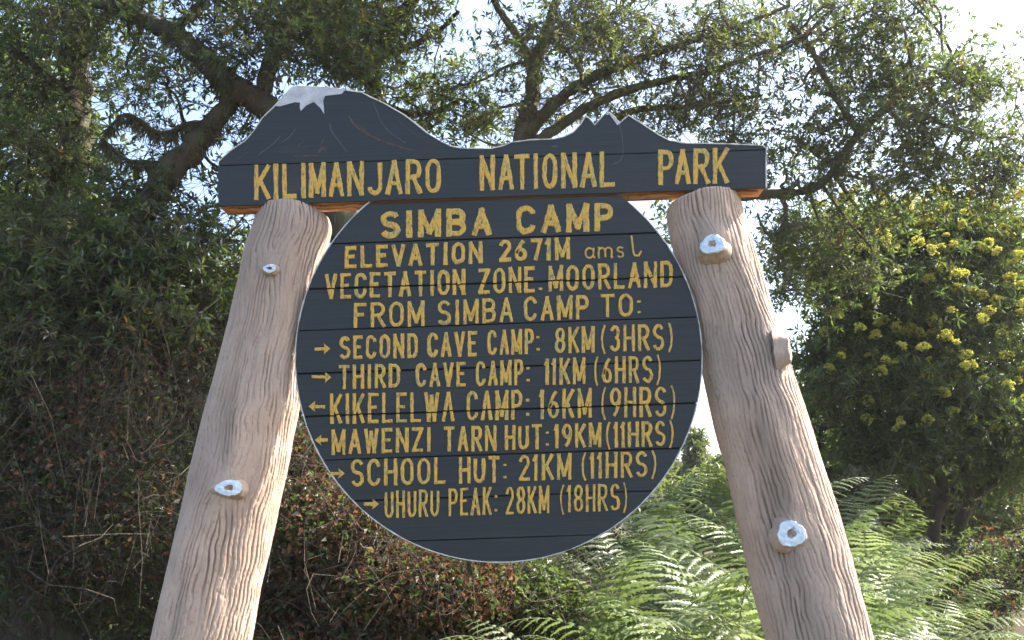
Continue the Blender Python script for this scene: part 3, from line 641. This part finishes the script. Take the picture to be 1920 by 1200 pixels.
def tree(name, label, cat, limbs, crown, mats, L=.055, ros=12, k=7, rad=.27, bark='bark', group=None, wr=.34, moss=0, yellow=0.0, mat_p=None, base=None, fine=True, upb=.5, dens=1.0):
    root_p = limbs[0][0]; b0 = P(root_p[0], root_p[1], root_p[2]); base = np.array([b0[0], b0[1], float(gz(b0[0:1], b0[1:2])[0])])
    root = empty(name, base); tag(root, label, cat, group)
    tm = MB(); nodes = []; nrad = []
    for li, lb in enumerate(limbs):
        p_, r_ = path(lb)
        if li == 0:   # run the trunk into the ground
            g = np.array([p_[0][0], p_[0][1], min(base[2]-.2, p_[0][2]-.1)]); nn = 6
            ext = np.array([g+(p_[0]-g)*q/nn for q in range(nn)]); p_ = np.concatenate([ext, p_]); r_ = np.concatenate([np.linspace(r_[0]*1.35, r_[0]*1.03, nn), r_])
        tube(tm, p_, r_, 12, 0, bump=.22); nodes.append(p_); nrad.append(r_)
    nodes = np.concatenate(nodes); nrad = np.concatenate(nrad)
    o = tm.build('trunk', [M[bark]], smooth=True); rel(o, root, base)
    C = blobs(crown, dens=dens); n = len(C); hubs = C[rng.permutation(n)[:max(4, n//7)]]
    bm_ = MB(); ni = nearest(hubs, nodes); tubes_fast(bm_, nodes[ni], hubs, np.minimum(.016, nrad[ni]*.7), .007, .10, 8, 5)
    hi = nearest(C, hubs); hj_ = (hubs[hi]*.8+C*.2); tubes_fast(bm_, hubs[hi], C, .006, .003, .13, 5, 4)
    rc = np.repeat(C, ros, 0)+np.clip(rng.normal(0, .55, (n*ros, 3)), -1.3, 1.3)*rad*np.array([1, 1, .8])
    if fine: tubes_fast(bm_, np.repeat(C, ros, 0), rc, .0026, .0014, .12, 2, 3)
    o = bm_.build('branches', [M[bark]]); rel(o, root, base); tag(o, kind='stuff')
    lm = MB(); ax = (rc-np.repeat(C, ros, 0))*2+rng.normal(0, .12, rc.shape)+np.array([0, 0, rad*upb*1.2])
    nm = len(mats); pm = mat_p or [1/nm]*nm; mt = rng.choice(nm, len(rc), p=pm)
    rosettes(lm, rc, ax, k, L, wr, mt)
    ml = [M[x] for x in mats]
    if yellow:
        sel = rc[rng.random(len(rc)) < yellow]; ml.append(M['leaf_yellow']); rosettes(lm, sel, rng.normal(0, 1, sel.shape), 3, L*1.05, wr*1.2, nm)
    o = lm.build('crown', ml); rel(o, root, base); tag(o, kind='stuff')
    if moss:
        mm = MB(); ii = rng.integers(0, len(nodes), moss); nd = nodes[ii]+unit(rng.normal(0, 1, (moss, 3)))*nrad[ii][:, None]*.9
        dr = rng.normal(0, .55, (moss, 3))+np.array([0, 0, -1.0])
        leaves(mm, nd, dr, rng.uniform(.03, .13, moss), .09, 0, 0, .1)
        o = mm.build('lichen', [M['moss']]); rel(o, root, base); tag(o, kind='stuff')
    return root, C, nodes

# left tree: upright trunk
tree('forest_tree', 'dark leafy tree with upright mossy trunk at the far left, behind the thicket', 'tree',
     [[(70, 1100, 7.2, 40), (85, 800, 7.2, 34), (95, 560, 7.1, 32), (110, 400, 7.0, 30), (140, 290, 7.0, 30), (143, 180, 7.0, 29), (140, 90, 7.0, 26), (160, -20, 7.0, 22), (180, -180, 7.0, 16)],
      [(110, 400, 7.0, 18), (60, 385, 6.8, 16), (0, 370, 6.6, 13), (-90, 330, 6.5, 9)], [(140, 90, 7.0, 16), (200, 30, 6.9, 11), (300, -30, 6.8, 8)], [(140, 200, 7, 12), (60, 120, 6.8, 9), (-30, 60, 6.6, 6)],
      [(95, 560, 7.1, 12), (200, 520, 6.8, 8), (290, 500, 6.6, 5)]],
     [(60, 80, 150, 130, 6.6, .8, 95), (60, 300, 130, 150, 6.6, .8, 105), (-80, 150, 120, 200, 6.6, .8, 40), (-420, 100, 260, 350, 5.2, 1.0, 130), (190, 30, 120, 60, 6.6, .7, 50), (80, 500, 160, 130, 6.6, .8, 110), (300, 470, 130, 90, 5.9, .5, 110), (80, 480, 150, 110, 5.7, .5, 120), (240, 590, 160, 80, 5.6, .4, 80), (50, 640, 120, 80, 5.5, .4, 50), (120, -140, 260, 110, 6.8, 1, 60), (250, 150, 110, 90, 7, .5, 22), (210, 330, 60, 60, 6.8, .5, 16)],  # leftmost crown blob lies out of view, added to shade the thicket
     ['leaf_dark', 'leaf_blue', 'leaf_olive'], mat_p=[.5, .3, .2], yellow=.012, moss=1500, L=.060, dens=.42)
# twisted tree whose trunk rises behind the sign
tree('forest_tree', 'twisted tree with thick mossy limbs crossing behind the left end of the header', 'tree',
     [[(720, 1010, 6.0, 40), (700, 800, 6.0, 38), (680, 600, 6.0, 36), (640, 410, 6.0, 33), (580, 290, 6.0, 30), (500, 205, 6.0, 28), (445, 170, 6.0, 26), (400, 130, 6.0, 25), (362, 88, 6.1, 22), (320, 62, 6.2, 19), (230, 22, 6.3, 14), (140, -30, 6.4, 9), (160, -200, 6.4, 6), (250, -350, 6.4, 4)],
      [(440, 165, 6.0, 16.0), (415, 215, 6.0, 19.2), (370, 270, 6.0, 24.0), (320, 320, 6.0, 26.4), (280, 385, 6.0, 24.8), (255, 460, 6.0, 22.4), (290, 600, 6.0, 20.8), (330, 710, 6.0, 20.8), (385, 800, 6.0, 20.0), (430, 900, 6.0, 19.2)],
      [(490, 195, 6.0, 18), (510, 110, 6.0, 16), (545, 40, 6.0, 13), (590, -60, 6, 10)], [(400, 230, 6, 9), (350, 235, 6, 7), (300, 250, 6, 5), (240, 215, 6, 4), (205, 240, 6, 3)],
      [(330, 320, 6, 7), (290, 305, 6, 5), (240, 300, 6, 4), (190, 260, 6, 3)], [(320, 62, 6.2, 9), (360, 20, 6.1, 7), (420, -30, 6, 5)]],
     [(470, 60, 120, 90, 5.9, .6, 95), (330, 130, 90, 50, 6, .5, 30), (470, 300, 60, 110, 6.2, .5, 26), (560, 30, 100, 70, 5.9, .6, 70), (300, 330, 110, 120, 6.1, .5, 34), (280, -40, 240, 80, 6, .8, 60), (250, -330, 420, 170, 6.3, 1.2, 150), (420, 430, 90, 60, 6.2, .5, 34), (210, 380, 80, 60, 6.2, .4, 30), (640, 110, 70, 60, 6.1, .4, 40), (300, 150, 120, 90, 6.5, .4, 16), (360, 560, 90, 110, 6.2, .5, 50), (280, 560, 130, 130, 6.3, .4, 60)],  # crown above the frame is unseen, added to shade the left side
     ['leaf_dark', 'leaf_olive', 'leaf_green'], mat_p=[.45, .3, .25], yellow=.03, moss=7000, L=.055, dens=.35)
# thin trunk just right of the taller peak
tree('forest_tree', 'slender tree whose trunk shows just above the snowy painted peak', 'tree',
     [[(730, 1000, 7.4, 24), (710, 600, 7.4, 22), (700, 300, 7.3, 20), (700, 190, 7.3, 19), (703, 110, 7.2, 18), (740, 45, 7.1, 15), (790, -20, 7.0, 12), (850, -120, 7, 9)],
      [(703, 110, 7.2, 11), (760, 90, 7.0, 8), (820, 60, 6.9, 5), (860, 20, 6.8, 4)], [(700, 160, 7.3, 8), (640, 120, 7.1, 6), (600, 70, 7, 5)], [(703, 190, 7.3, 7), (780, 215, 7.2, 5), (860, 190, 7, 4)]],
     [(670, 90, 90, 60, 6.9, .5, 70), (760, 40, 100, 50, 6.8, .5, 40), (640, 0, 140, 60, 6.9, .6, 70), (790, 170, 100, 60, 7.2, .5, 52), (760, -90, 200, 70, 7, .7, 45), (850, 240, 80, 45, 7.3, .4, 32)],
     ['leaf_dark', 'leaf_olive', 'leaf_blue'], mat_p=[.4, .35, .25], yellow=.02, moss=500, L=.062, dens=.38)
# forked tree behind the saddle of the header
tree('forest_tree', 'forked spreading tree with pale limbs rising behind the dip between the two painted peaks', 'tree',
     [[(960, 1010, 6.8, 25.9), (965, 700, 6.8, 23.8), (970, 420, 6.8, 21.6), (980, 260, 6.8, 19.4), (997, 190, 6.8, 15.8), (1000, 130, 6.8, 13.7), (1022, 70, 6.8, 11.5), (1042, 0, 6.8, 10.1), (1060, -100, 6.9, 6.5)],
      [(1000, 140, 6.8, 10.1), (975, 75, 6.8, 8.6), (940, 25, 6.7, 7.2), (905, -40, 6.6, 5.0)],
      [(990, 250, 6.8, 13.7), (1040, 195, 6.7, 11.5), (1100, 150, 6.6, 10.8), (1180, 118, 6.5, 9.4), (1270, 85, 6.4, 7.2), (1380, 50, 6.3, 5.0), (1480, 10, 6.2, 3.6)],
      [(1000, 270, 6.8, 12.2), (1080, 215, 6.7, 10.1), (1160, 175, 6.6, 9.4), (1250, 150, 6.5, 7.2), (1340, 130, 6.4, 5.8), (1440, 95, 6.3, 4.3), (1520, 60, 6.2, 2.9)],
      [(1020, 300, 6.8, 9.4), (1110, 240, 6.8, 7.9), (1200, 205, 6.8, 6.5), (1300, 200, 6.7, 5.0), (1420, 180, 6.6, 3.6)],
      [(1060, -100, 6.9, 6.5), (1000, -200, 7, 5.0), (900, -300, 7, 3.6), (700, -420, 6.8, 2.2)], [(1022, 70, 6.8, 5.8), (1080, 50, 6.7, 4.3), (1160, 20, 6.6, 2.9)], [(1150, 130, 6.6, 2.9), (1125, 80, 6.6, 2.2), (1120, 30, 6.5, 2.2)]],
     [(1130, 60, 150, 60, 6.5, .6, 78), (1290, 90, 140, 70, 6.4, .6, 78), (1100, 190, 110, 60, 6.8, .5, 44), (960, 140, 70, 90, 6.9, .4, 40), (1400, 60, 130, 70, 6.4, .6, 62), (1250, 200, 120, 50, 6.6, .5, 48), (1380, 190, 110, 60, 6.5, .5, 55), (1150, -80, 330, 70, 6.6, .8, 80), (1060, 60, 150, 60, 5.8, .3, 60), (980, -140, 360, 100, 5.9, .5, 260), (1120, -330, 380, 120, 6.0, .5, 240), (900, -300, 420, 170, 7.0, 1.2, 190), (600, -480, 500, 130, 6.6, 1.2, 130), (880, 150, 50, 60, 7, .4, 16), (1330, 245, 110, 30, 6.6, .4, 26), (900, 235, 80, 30, 6.9, .4, 18)],  # dense high blobs, unseen above the frame, added to keep sun off the left undergrowth
     ['leaf_olive', 'leaf_dark', 'leaf_green'], mat_p=[.6, .2, .2], yellow=.02, moss=2200, L=.046, bark='bark_pale', dens=.37)
# right overhanging tree
tree('forest_tree', 'broad leafy tree reaching into the bright upper right corner above the yellow-flowering tree', 'tree',
     [[(1490, 1010, 7.0, 18), (1440, 800, 7.0, 17), (1385, 600, 7.0, 15), (1345, 450, 6.9, 12), (1380, 375, 6.8, 10), (1450, 364, 6.7, 9), (1540, 345, 6.7, 8), (1610, 250, 6.6, 8), (1680, 190, 6.5, 8), (1780, 130, 6.4, 5)],
      [(1345, 450, 6.9, 8), (1330, 330, 6.8, 6), (1380, 250, 6.7, 4)], [(1610, 250, 6.6, 7), (1560, 170, 6.5, 6), (1520, 90, 6.4, 5), (1480, 40, 6.3, 4)], [(1680, 190, 6.5, 6), (1760, 230, 6.3, 5), (1860, 260, 6.2, 3)],
      [(1470, 364, 6.7, 5), (1470, 420, 6.7, 4), (1440, 440, 6.6, 3), (1420, 400, 6.5, 2)]],
     [(1540, 160, 110, 90, 6.5, .5, 72), (1660, 130, 110, 80, 6.4, .5, 72), (1760, 200, 120, 90, 6.3, .5, 80), (1650, 280, 130, 80, 6.5, .5, 85), (1560, 30, 130, 60, 6.5, .5, 50), (1520, 290, 80, 60, 6.7, .4, 40), (1700, 20, 70, 40, 6.4, .4, 22), (1860, 290, 60, 60, 6.2, .4, 26), (1480, 430, 60, 60, 6.9, .4, 36), (1560, 500, 80, 90, 7, .4, 50), (1900, 230, 40, 80, 6.2, .4, 16), (1830, 150, 70, 60, 6.2, .4, 46), (1880, 330, 60, 50, 6.2, .3, 40), (1640, 60, 120, 70, 6.3, .4, 40), (1470, 480, 45, 110, 7.0, .3, 60), (1400, 300, 60, 50, 6.7, .3, 40), (1300, 430, 60, 60, 7.0, .3, 40), (1740, 330, 100, 50, 6.4, .4, 50), (1600, 400, 100, 50, 6.9, .4, 36)],
     ['leaf_olive', 'leaf_green', 'leaf_blue'], mat_p=[.45, .3, .25], yellow=.02, moss=600, L=.053, bark='bark_pale', dens=.32)
# yellow flowering tree on the right
yroot, YC, ynodes = tree('flowering_tree', 'rounded tree dotted with yellow flower heads, right of the right post', 'tree',
     [[(1755, 1065, 9.0, 13), (1752, 985, 9.0, 12), (1770, 925, 9.0, 11), (1745, 860, 8.9, 9), (1700, 780, 8.8, 7), (1660, 690, 8.7, 5), (1620, 600, 8.6, 3)],
      [(1790, 1065, 9.1, 12), (1800, 990, 9.1, 11), (1820, 930, 9.0, 10), (1800, 850, 8.9, 8), (1790, 740, 8.8, 6), (1800, 620, 8.7, 4), (1810, 500, 8.6, 3)],
      [(1820, 935, 9.0, 8), (1870, 900, 8.9, 7), (1920, 850, 8.8, 6), (1960, 760, 8.7, 4)], [(1770, 925, 9.0, 6), (1700, 880, 8.8, 5), (1630, 850, 8.7, 4), (1570, 800, 8.6, 3)], [(1800, 850, 8.9, 5), (1860, 740, 8.8, 4), (1890, 600, 8.6, 3)]],
     [(1660, 560, 120, 110, 8.6, .7, 110), (1800, 520, 130, 130, 8.6, .8, 130), (1900, 560, 90, 160, 8.6, .8, 80), (1620, 720, 130, 110, 8.6, .7, 115), (1780, 720, 140, 120, 8.6, .8, 140), (1910, 760, 100, 110, 8.7, .8, 80), (1700, 840, 160, 60, 8.8, .7, 80), (1870, 440, 90, 60, 8.6, .6, 50), (1740, 420, 90, 50, 8.6, .5, 34), (1900, 850, 80, 50, 8.8, .6, 40), (1560, 620, 60, 90, 8.8, .5, 45), (1540, 480, 70, 80, 8.6, .4, 50), (1640, 430, 80, 50, 8.6, .4, 40)],
     ['leaf_blue', 'leaf_dark', 'leaf_green'], mat_p=[.5, .12, .38], L=.078, ros=12, k=7, rad=.22, wr=.28, moss=0, dens=.75)
def flower_mesh(seed):
    mb = MB(); n = 30; c = unit(rng.normal(0, 1, (n, 3))*np.array([1, 1, .6])+np.array([0, 0, .35]))*rng.uniform(.03, .055, (n, 1))
    tubes_fast(mb, np.repeat(np.array([[0, 0, -.05]]), n, 0), c, .0015, .001, .05, 1, 3, 1)
    rosettes(mb, c, c, 5, .022, .7, 0, .8); return mb.mesh('flower_head', [M['flower'], M['leaf_green']])
fm = [flower_mesh(i) for i in range(5)]
vis = np.array([c for c in YC]); order = rng.permutation(len(vis)); yl = np.array(yroot.location); cnt = 0
for ii in list(order)*2:
    c = vis[ii]; d = c-np.array([0, 0, CAMZ]); u = d@fwd; px = 960+(d@right)/u*F; py = 600-(d@up)/u*F
    if cnt >= 290: break
    if py > 870 or rng.random() < (.0 if py < 740 else .2) or c[1] > 8.7 or px > 2000: continue
    c = c+unit(-d/np.linalg.norm(d)+np.array([.4, 0, .9]))*rng.uniform(.2, .42)
    o = bpy.data.objects.new('flower_head', fm[cnt % 5]); COL.objects.link(o); o.parent = yroot; o.location = tuple(c-yl)
    o.rotation_euler = (random.uniform(-.7, .3), random.uniform(-.5, .5), random.uniform(0, 6)); s_ = random.uniform(.5, 1.25); o.scale = (s_, s_, s_*.85); cnt += 1

# shrubs, background trees and thickets
def shrub(name, label, px, py, Y, bl, mats, L=.06, group=None, cat='shrub', **k):
    return tree(name, label, cat, [[(px, py, Y, 9), (px+8, py-60, Y, 7), (px-6, py-130, Y, 4)], [(px, py, Y, 6), (px+50, py-70, Y, 4), (px+80, py-140, Y-.1, 3)], [(px, py, Y, 6), (px-50, py-60, Y, 4), (px-85, py-130, Y+.1, 3)]], bl, mats, L=L, group=group, **k)
shrub('thicket_shrub', 'dark tangled shrub filling the lower left corner', 90, 1150, 5.4, [(60, 760, 170, 150, 5.5, .5, 40), (60, 1000, 190, 170, 5.4, .5, 34), (-80, 900, 100, 250, 5.3, .5, 16)], ['leaf_dark', 'leaf_grey', 'leaf_olive'], L=.050, mat_p=[.72, .06, .22], yellow=.01)
shrub('thicket_shrub', 'grey-green tangled shrub just left of the left post', 300, 1150, 5.8, [(250, 700, 130, 120, 6.0, .4, 36), (270, 880, 140, 130, 5.8, .5, 32), (240, 1080, 150, 150, 5.7, .5, 28), (420, 620, 60, 100, 6.3, .4, 30)], ['leaf_dark', 'leaf_grey', 'leaf_blue'], L=.048, mat_p=[.6, .08, .32], yellow=.015)
shrub('background_shrub', 'dense dark evergreen shrub deep behind the far left trunk', 60, 1000, 9.5, [(60, 560, 260, 220, 8.2, .6, 150), (60, 860, 280, 170, 8.0, .6, 150), (150, 1020, 300, 120, 7.4, .5, 110), (0, 230, 180, 200, 9.6, .8, 80)], ['leaf_dark'], L=.11, rad=.4, ros=12, wr=.42, fine=False)
shrub('background_shrub', 'dense dark evergreen shrub deep behind the left post', 380, 1000, 9.2, [(400, 640, 190, 170, 9.2, .8, 120), (430, 860, 250, 150, 8.2, .6, 120), (400, 1020, 250, 100, 7.4, .4, 90), (560, 780, 160, 190, 9.2, .7, 90)], ['leaf_dark', 'leaf_olive'], L=.11, rad=.4, ros=12, wr=.42, fine=False)
shrub('background_shrub', 'shaded shrub deep behind the round board', 850, 1000, 9.3, [(800, 820, 220, 150, 9.3, .7, 100), (1040, 880, 160, 110, 9.5, .7, 70), (900, 560, 260, 160, 9.8, .6, 80)], ['leaf_dark', 'leaf_olive'], L=.11, rad=.4, ros=10, wr=.42, fine=False)
shrub('background_shrub', 'shaded evergreen shrub behind the trunks of the yellow-flowering tree', 1640, 1020, 11.0, [(1600, 880, 170, 80, 11, .8, 70), (1520, 800, 80, 120, 11, .6, 50), (1840, 900, 200, 90, 11.5, .8, 80), (1760, 700, 250, 140, 11, .8, 90)], ['leaf_dark', 'leaf_olive'], L=.11, rad=.35, ros=11, wr=.4, fine=False)
shrub('background_shrub', 'low brown-green shrub in the shade of the lower right corner', 1850, 1180, 7.6, [(1850, 1080, 110, 70, 7.6, .5, 60), (1900, 1000, 60, 60, 8.2, .4, 30), (1790, 1160, 90, 70, 7.2, .4, 40)], ['leaf_dark', 'leaf_dry', 'leaf_olive'], L=.045, rad=.18, mat_p=[.68, .10, .22])
shrub('background_shrub', 'low dark shrub closing the view beneath the yellow-flowering tree', 1750, 1060, 13.0, [(1560, 960, 120, 35, 13, .6, 40), (1760, 970, 130, 40, 13, .6, 50), (1930, 970, 90, 45, 13, .6, 36)], ['leaf_dark', 'leaf_olive'], L=.11, rad=.3, ros=12, wr=.42, fine=False)
shrub('background_shrub', 'olive scrub low on the skyline between the round board and the right post', 1300, 1040, 14.0, [(1200, 940, 130, 40, 14, .6, 45), (1350, 925, 90, 40, 14, .6, 45), (1440, 930, 60, 40, 14, .6, 25)], ['leaf_olive', 'leaf_green'], L=.10, rad=.3, ros=12, wr=.42, fine=False)
shrub('leafy_shrub', 'small grey-green shrub poking out behind the ferns right of the right post', 1600, 1000, 8.0, [(1610, 925, 55, 30, 8.0, .3, 24)], ['leaf_olive', 'leaf_grey'], L=.04, rad=.13)
# far conifers seen in the gap beside the round board
for i, (px, ht, Y, wd, lab) in enumerate(((1300, 118, 22, 22, 'pale feathery young tree in the sky gap beside the round board'), (1328, 72, 26, 12, 'small distant pointed tree, left one in the sky gap'), (1352, 82, 26, 13, 'small distant pointed tree against the right post edge'), (1230, 90, 24, 26, 'distant pointed tree low behind the rim of the round board'), (1272, 66, 25, 18, 'short distant pointed tree hidden partly by the round board rim'))):
    bl = [(px+rng.normal(0, 1), 935-ht+q*16+8, wd*(.25+q*.16), 9, Y, .25, 5) for q in range(int(ht/16)+2)]
    tree('distant_tree', lab, 'tree', [[(px, 990, Y, 2.5), (px, 940, Y, 2), (px+1, 935-ht, Y, 1)]], bl, ['leaf_olive', 'leaf_dark'], L=.16, rad=.22, ros=14, k=6, group='distant trees in the gap', fine=False)

# bramble: dry arching stems with red-brown leaves
def thicket(name, label, regions, nst, nlv, mats, pm, L, smat, seed, hang=.25, lmax=.55):
    mb = MB(); A = blobs([(a, b_, c, d, e, f, int(nst*w_)) for a, b_, c, d, e, f, w_ in regions]); n = len(A)
    dr = unit(rng.normal(0, 1, (n, 3))*np.array([1, .8, .9])+np.array([0, 0, hang])); ln = rng.uniform(.15, lmax, (n, 1))
    tubes_fast(mb, A-dr*ln*.5, A+dr*ln*.5, rng.uniform(.0012, .0034, n), .0009, .26, 7, 3, len(mats))
    C = blobs([(a, b_, c, d, e, f, int(nlv*w_)) for a, b_, c, d, e, f, w_ in regions])
    leaves(mb, C, rng.normal(0, 1, C.shape)+np.array([0, 0, -.2]), L*rng.uniform(.5, 1.35, len(C)), .6, rng.choice(len(mats), len(C), p=pm), fold=.5, droop=.25)
    o = mb.build(name, [M[x] for x in mats]+[M[smat]]); tag(o, label, 'undergrowth', kind='stuff'); return o
thicket('bramble_thicket', 'tangled dry red-brown bramble with a few green leaves under the round board', [(620, 1010, 170, 130, 4.9, .5, .30), (780, 1120, 210, 120, 4.7, .5, .40), (560, 900, 80, 100, 5.2, .4, .12), (700, 1300, 330, 150, 4.6, .5, .18), (520, 1130, 120, 120, 5.0, .4, .16), (700, 1060, 260, 60, 5.6, .3, .15)], 2600, 60000, ['leaf_dry', 'leaf_green', 'leaf_grey', 'leaf_dark'], [.52, .13, .07, .28], .032, 'vine', 1, lmax=.55)
thicket('vine_tangle', 'tangle of dead grey-brown vines and twigs hanging in the lower left thicket', [(150, 760, 190, 130, 5.4, .4, .3), (150, 950, 220, 200, 5.2, .4, .5), (300, 650, 120, 80, 5.8, .4, .2)], 1500, 9000, ['leaf_dry', 'leaf_grey', 'leaf_dark'], [.3, .06, .64], .036, 'vine', 2, hang=1.3, lmax=.9)
thicket('low_undergrowth', 'fresh green low undergrowth between the brambles and the ferns', [(980, 1130, 120, 90, 4.9, .4, .6), (900, 1080, 100, 60, 5.1, .3, .4), (1060, 1040, 130, 60, 7.5, .4, .7)], 500, 10000, ['leaf_green', 'leaf_dark'], [.6, .4], .035, 'twig', 3)

# fallen pale log at the lower left
m_ = MB(); p_, r_ = path([(-60, 980, 5.6, 20), (0, 1020, 5.5, 19), (45, 1065, 5.45, 19), (90, 1125, 5.4, 20), (130, 1210, 5.4, 20), (180, 1340, 5.3, 22)]); tube(m_, p_, r_, 14, 0, .1)
tag(m_.build('broken_log', [M['bark']], smooth=True), 'pale mossy leaning log in the lower left corner', 'log')

# bracken
def frond_mesh(seed, mi):
    r2 = np.random.default_rng(seed); mb = MB()
    S, Bl = r2.uniform(.62, .95), r2.uniform(.50, .68); n = 34; t = np.linspace(0, 1, n)
    ang = R(84)-(R(118))*t**2.2; step = (S+Bl)/(n-1); pts = np.zeros((n, 3)); pts[1:, 0] = np.cumsum(np.cos(ang[:-1])*step); pts[1:, 2] = np.cumsum(np.sin(ang[:-1])*step); pts[:, 1] = .05*np.sin(t*3+seed)
    tube(mb, pts, .0045*(1-t)+.0008, 4, 1)
    t0 = S/(S+Bl)*.9; np_ = 15
    Pv = []; Fv = []
    for q in range(np_):
        f = t0+(1-t0)*(q/np_)**.92; idx = f*(n-1); i = min(int(idx), n-2); c = pts[i]+(pts[i+1]-pts[i])*(idx-i); tg = unit(pts[i+1]-pts[i]); side = np.array([0, 1.0, 0]); nrm = np.cross(tg, side)*-1
        ll = .24*math.sin(math.pi*min(1, (.16+.95*(1-q/np_))*.62))*(.35+.65*(1-q/np_))
        for s_ in (-1, 1):
            d = unit(side*s_*.92+tg*.38+r2.normal(0, .05, 3)); L_ = ll*r2.uniform(.88, 1.08); k = max(5, int(L_/.017))
            dn = np.array([0, 0, -1.0]); pin = [c+d*L_*u+dn*L_*.30*u*u+r2.normal(0, .0012, 3) for u in np.linspace(0, 1, k+1)]; kk = r2.uniform(.8, 1.15)
            pin = np.array(pin); tp = unit(np.gradient(pin, axis=0)); sd2 = unit(np.cross(tp, nrm)); 
            b0 = len(Pv)
            for a in range(2*k+1):
                u = a/(2*k); i0 = min(int(a/2), k-1); c1 = pin[i0]+(pin[i0+1]-pin[i0])*(a/2-i0)
                pl = (kk*r2.uniform(.85, 1.1)*min(L_*.15, .0165)*(1-u)**.65*(.6+.4*min(1, u*6))+.0012)*(1 if a % 2 else .42)
                for z in (-1, 0, 1): Pv.append(c1+sd2[i0]*z*pl+tp[i0]*pl*.5*abs(z)-np.array([0, 0, pl*.22])*abs(z))
                if a < 2*k:
                    m4 = b0+a*3; Fv.append([m4, m4+1, m4+4, m4+3]); Fv.append([m4+1, m4+2, m4+5, m4+4])
    mb.add(np.array(Pv), np.array(Fv), 0)
    return mb.mesh('frond', [M[mi], M['fern2']])
fr = [frond_mesh(i, 'fern' if i % 3 else 'fern2') for i in range(7)]
def proj(c):
    d = c-np.array([0, 0, CAMZ]); u = d@fwd; return 960+(d@right)/u*F, 600-(d@up)/u*F
wheres = ['under the rim of the round board', 'between the round board and the right post', 'behind the foot of the right post', 'right of the right post', 'at the right end of the fern bank']
spots = []
tries = 0
while len(spots) < 66 and tries < 9000:
    tries += 1
    px = random.uniform(930, 1770); Y = random.uniform(3.9, 7.8)
    top = np.interp(px, [930, 1050, 1180, 1300, 1400, 1600, 1700, 1780, 1850], [1090, 1000, 930, 885, 880, 925, 990, 1070, 1150])+ (7.4-Y)*45
    tp = P(px, top, Y); g = float(gz(tp[0:1], tp[1:2])[0]); h = tp[2]-g
    if h < .6: continue
    if any((tp[0]-s_[0])**2+(tp[1]-s_[1])**2 < .16**2 for s_ in spots): continue
    spots.append((tp[0], tp[1], g, min(h, 1.9), px, Y))
ordn = ['first', 'second', 'third', 'fourth', 'fifth', 'sixth', 'seventh', 'eighth', 'ninth', 'tenth', 'eleventh', 'twelfth', 'thirteenth', 'fourteenth', 'fifteenth', 'sixteenth', 'seventeenth', 'eighteenth', 'nineteenth', 'twentieth', 'twenty-first', 'twenty-second', 'twenty-third', 'twenty-fourth', 'twenty-fifth', 'twenty-sixth', 'twenty-seventh', 'twenty-eighth', 'twenty-ninth', 'thirtieth']
ordn += ['one past the '+q for q in ordn]
deps = {'front': [], 'middle': [], 'back': []}
for s_ in spots: deps['front' if s_[5] < 5 else ('middle' if s_[5] < 6.2 else 'back')].append(s_)
fl = []
for dp, ls_ in deps.items():
    for q, s_ in enumerate(sorted(ls_, key=lambda z: z[4])): fl.append((dp, q, s_))
for i, (dep, q, (x, y, g, h, px, Y)) in enumerate(fl):
    root = empty('bracken_fern', (x, y, g))
    tag(root, f'bracken plant, {ordn[q]} from the left in the {dep} of the fern bank', 'fern', 'bracken ferns in the bank under the sign')
    nf = random.choice([4, 5, 5, 6]); a0 = random.uniform(0, 6.3)
    for k_ in range(nf):
        o = bpy.data.objects.new('frond', fr[(i*3+k_) % 7]); COL.objects.link(o); o.parent = root; s_ = h/1.15*random.uniform(.78, 1.08)
        o.scale = (s_, s_, s_); a = a0+k_*2*math.pi/nf+random.uniform(-.4, .4)
        o.rotation_euler = (random.uniform(-.3, .3), random.uniform(-.45, .15), a); o.location = (random.uniform(-.06, .06), random.uniform(-.06, .06), 0)
# ---------------------------------------------------------------- thin air volume, added as a stand-in for lens glare
hz = MB(); bx = np.array([[x, y, z] for x in (-45, 45) for y in (-12, 60) for z in (-3, 9.5)], float)
hz.add(bx, np.array([[0, 1, 3, 2], [4, 6, 7, 5], [0, 4, 5, 1], [2, 3, 7, 6], [0, 2, 6, 4], [1, 5, 7, 3]]))
hm = bpy.data.materials.new('glare_haze'); hm.use_nodes = True; hm.node_tree.nodes.clear()
ho = hm.node_tree.nodes.new('ShaderNodeOutputMaterial'); hv = hm.node_tree.nodes.new('ShaderNodeVolumePrincipled')
hv.inputs['Color'].default_value = (.95, .97, 1, 1); hv.inputs['Density'].default_value = .0009; hv.inputs['Anisotropy'].default_value = .6
hm.node_tree.links.new(hv.outputs[0], ho.inputs['Volume'])
tag(hz.build('glare_haze', hm), kind='stuff')
print('objects', len(bpy.data.objects), 'polys', sum(len(o.data.polygons) for o in bpy.data.objects if o.type == 'MESH'))
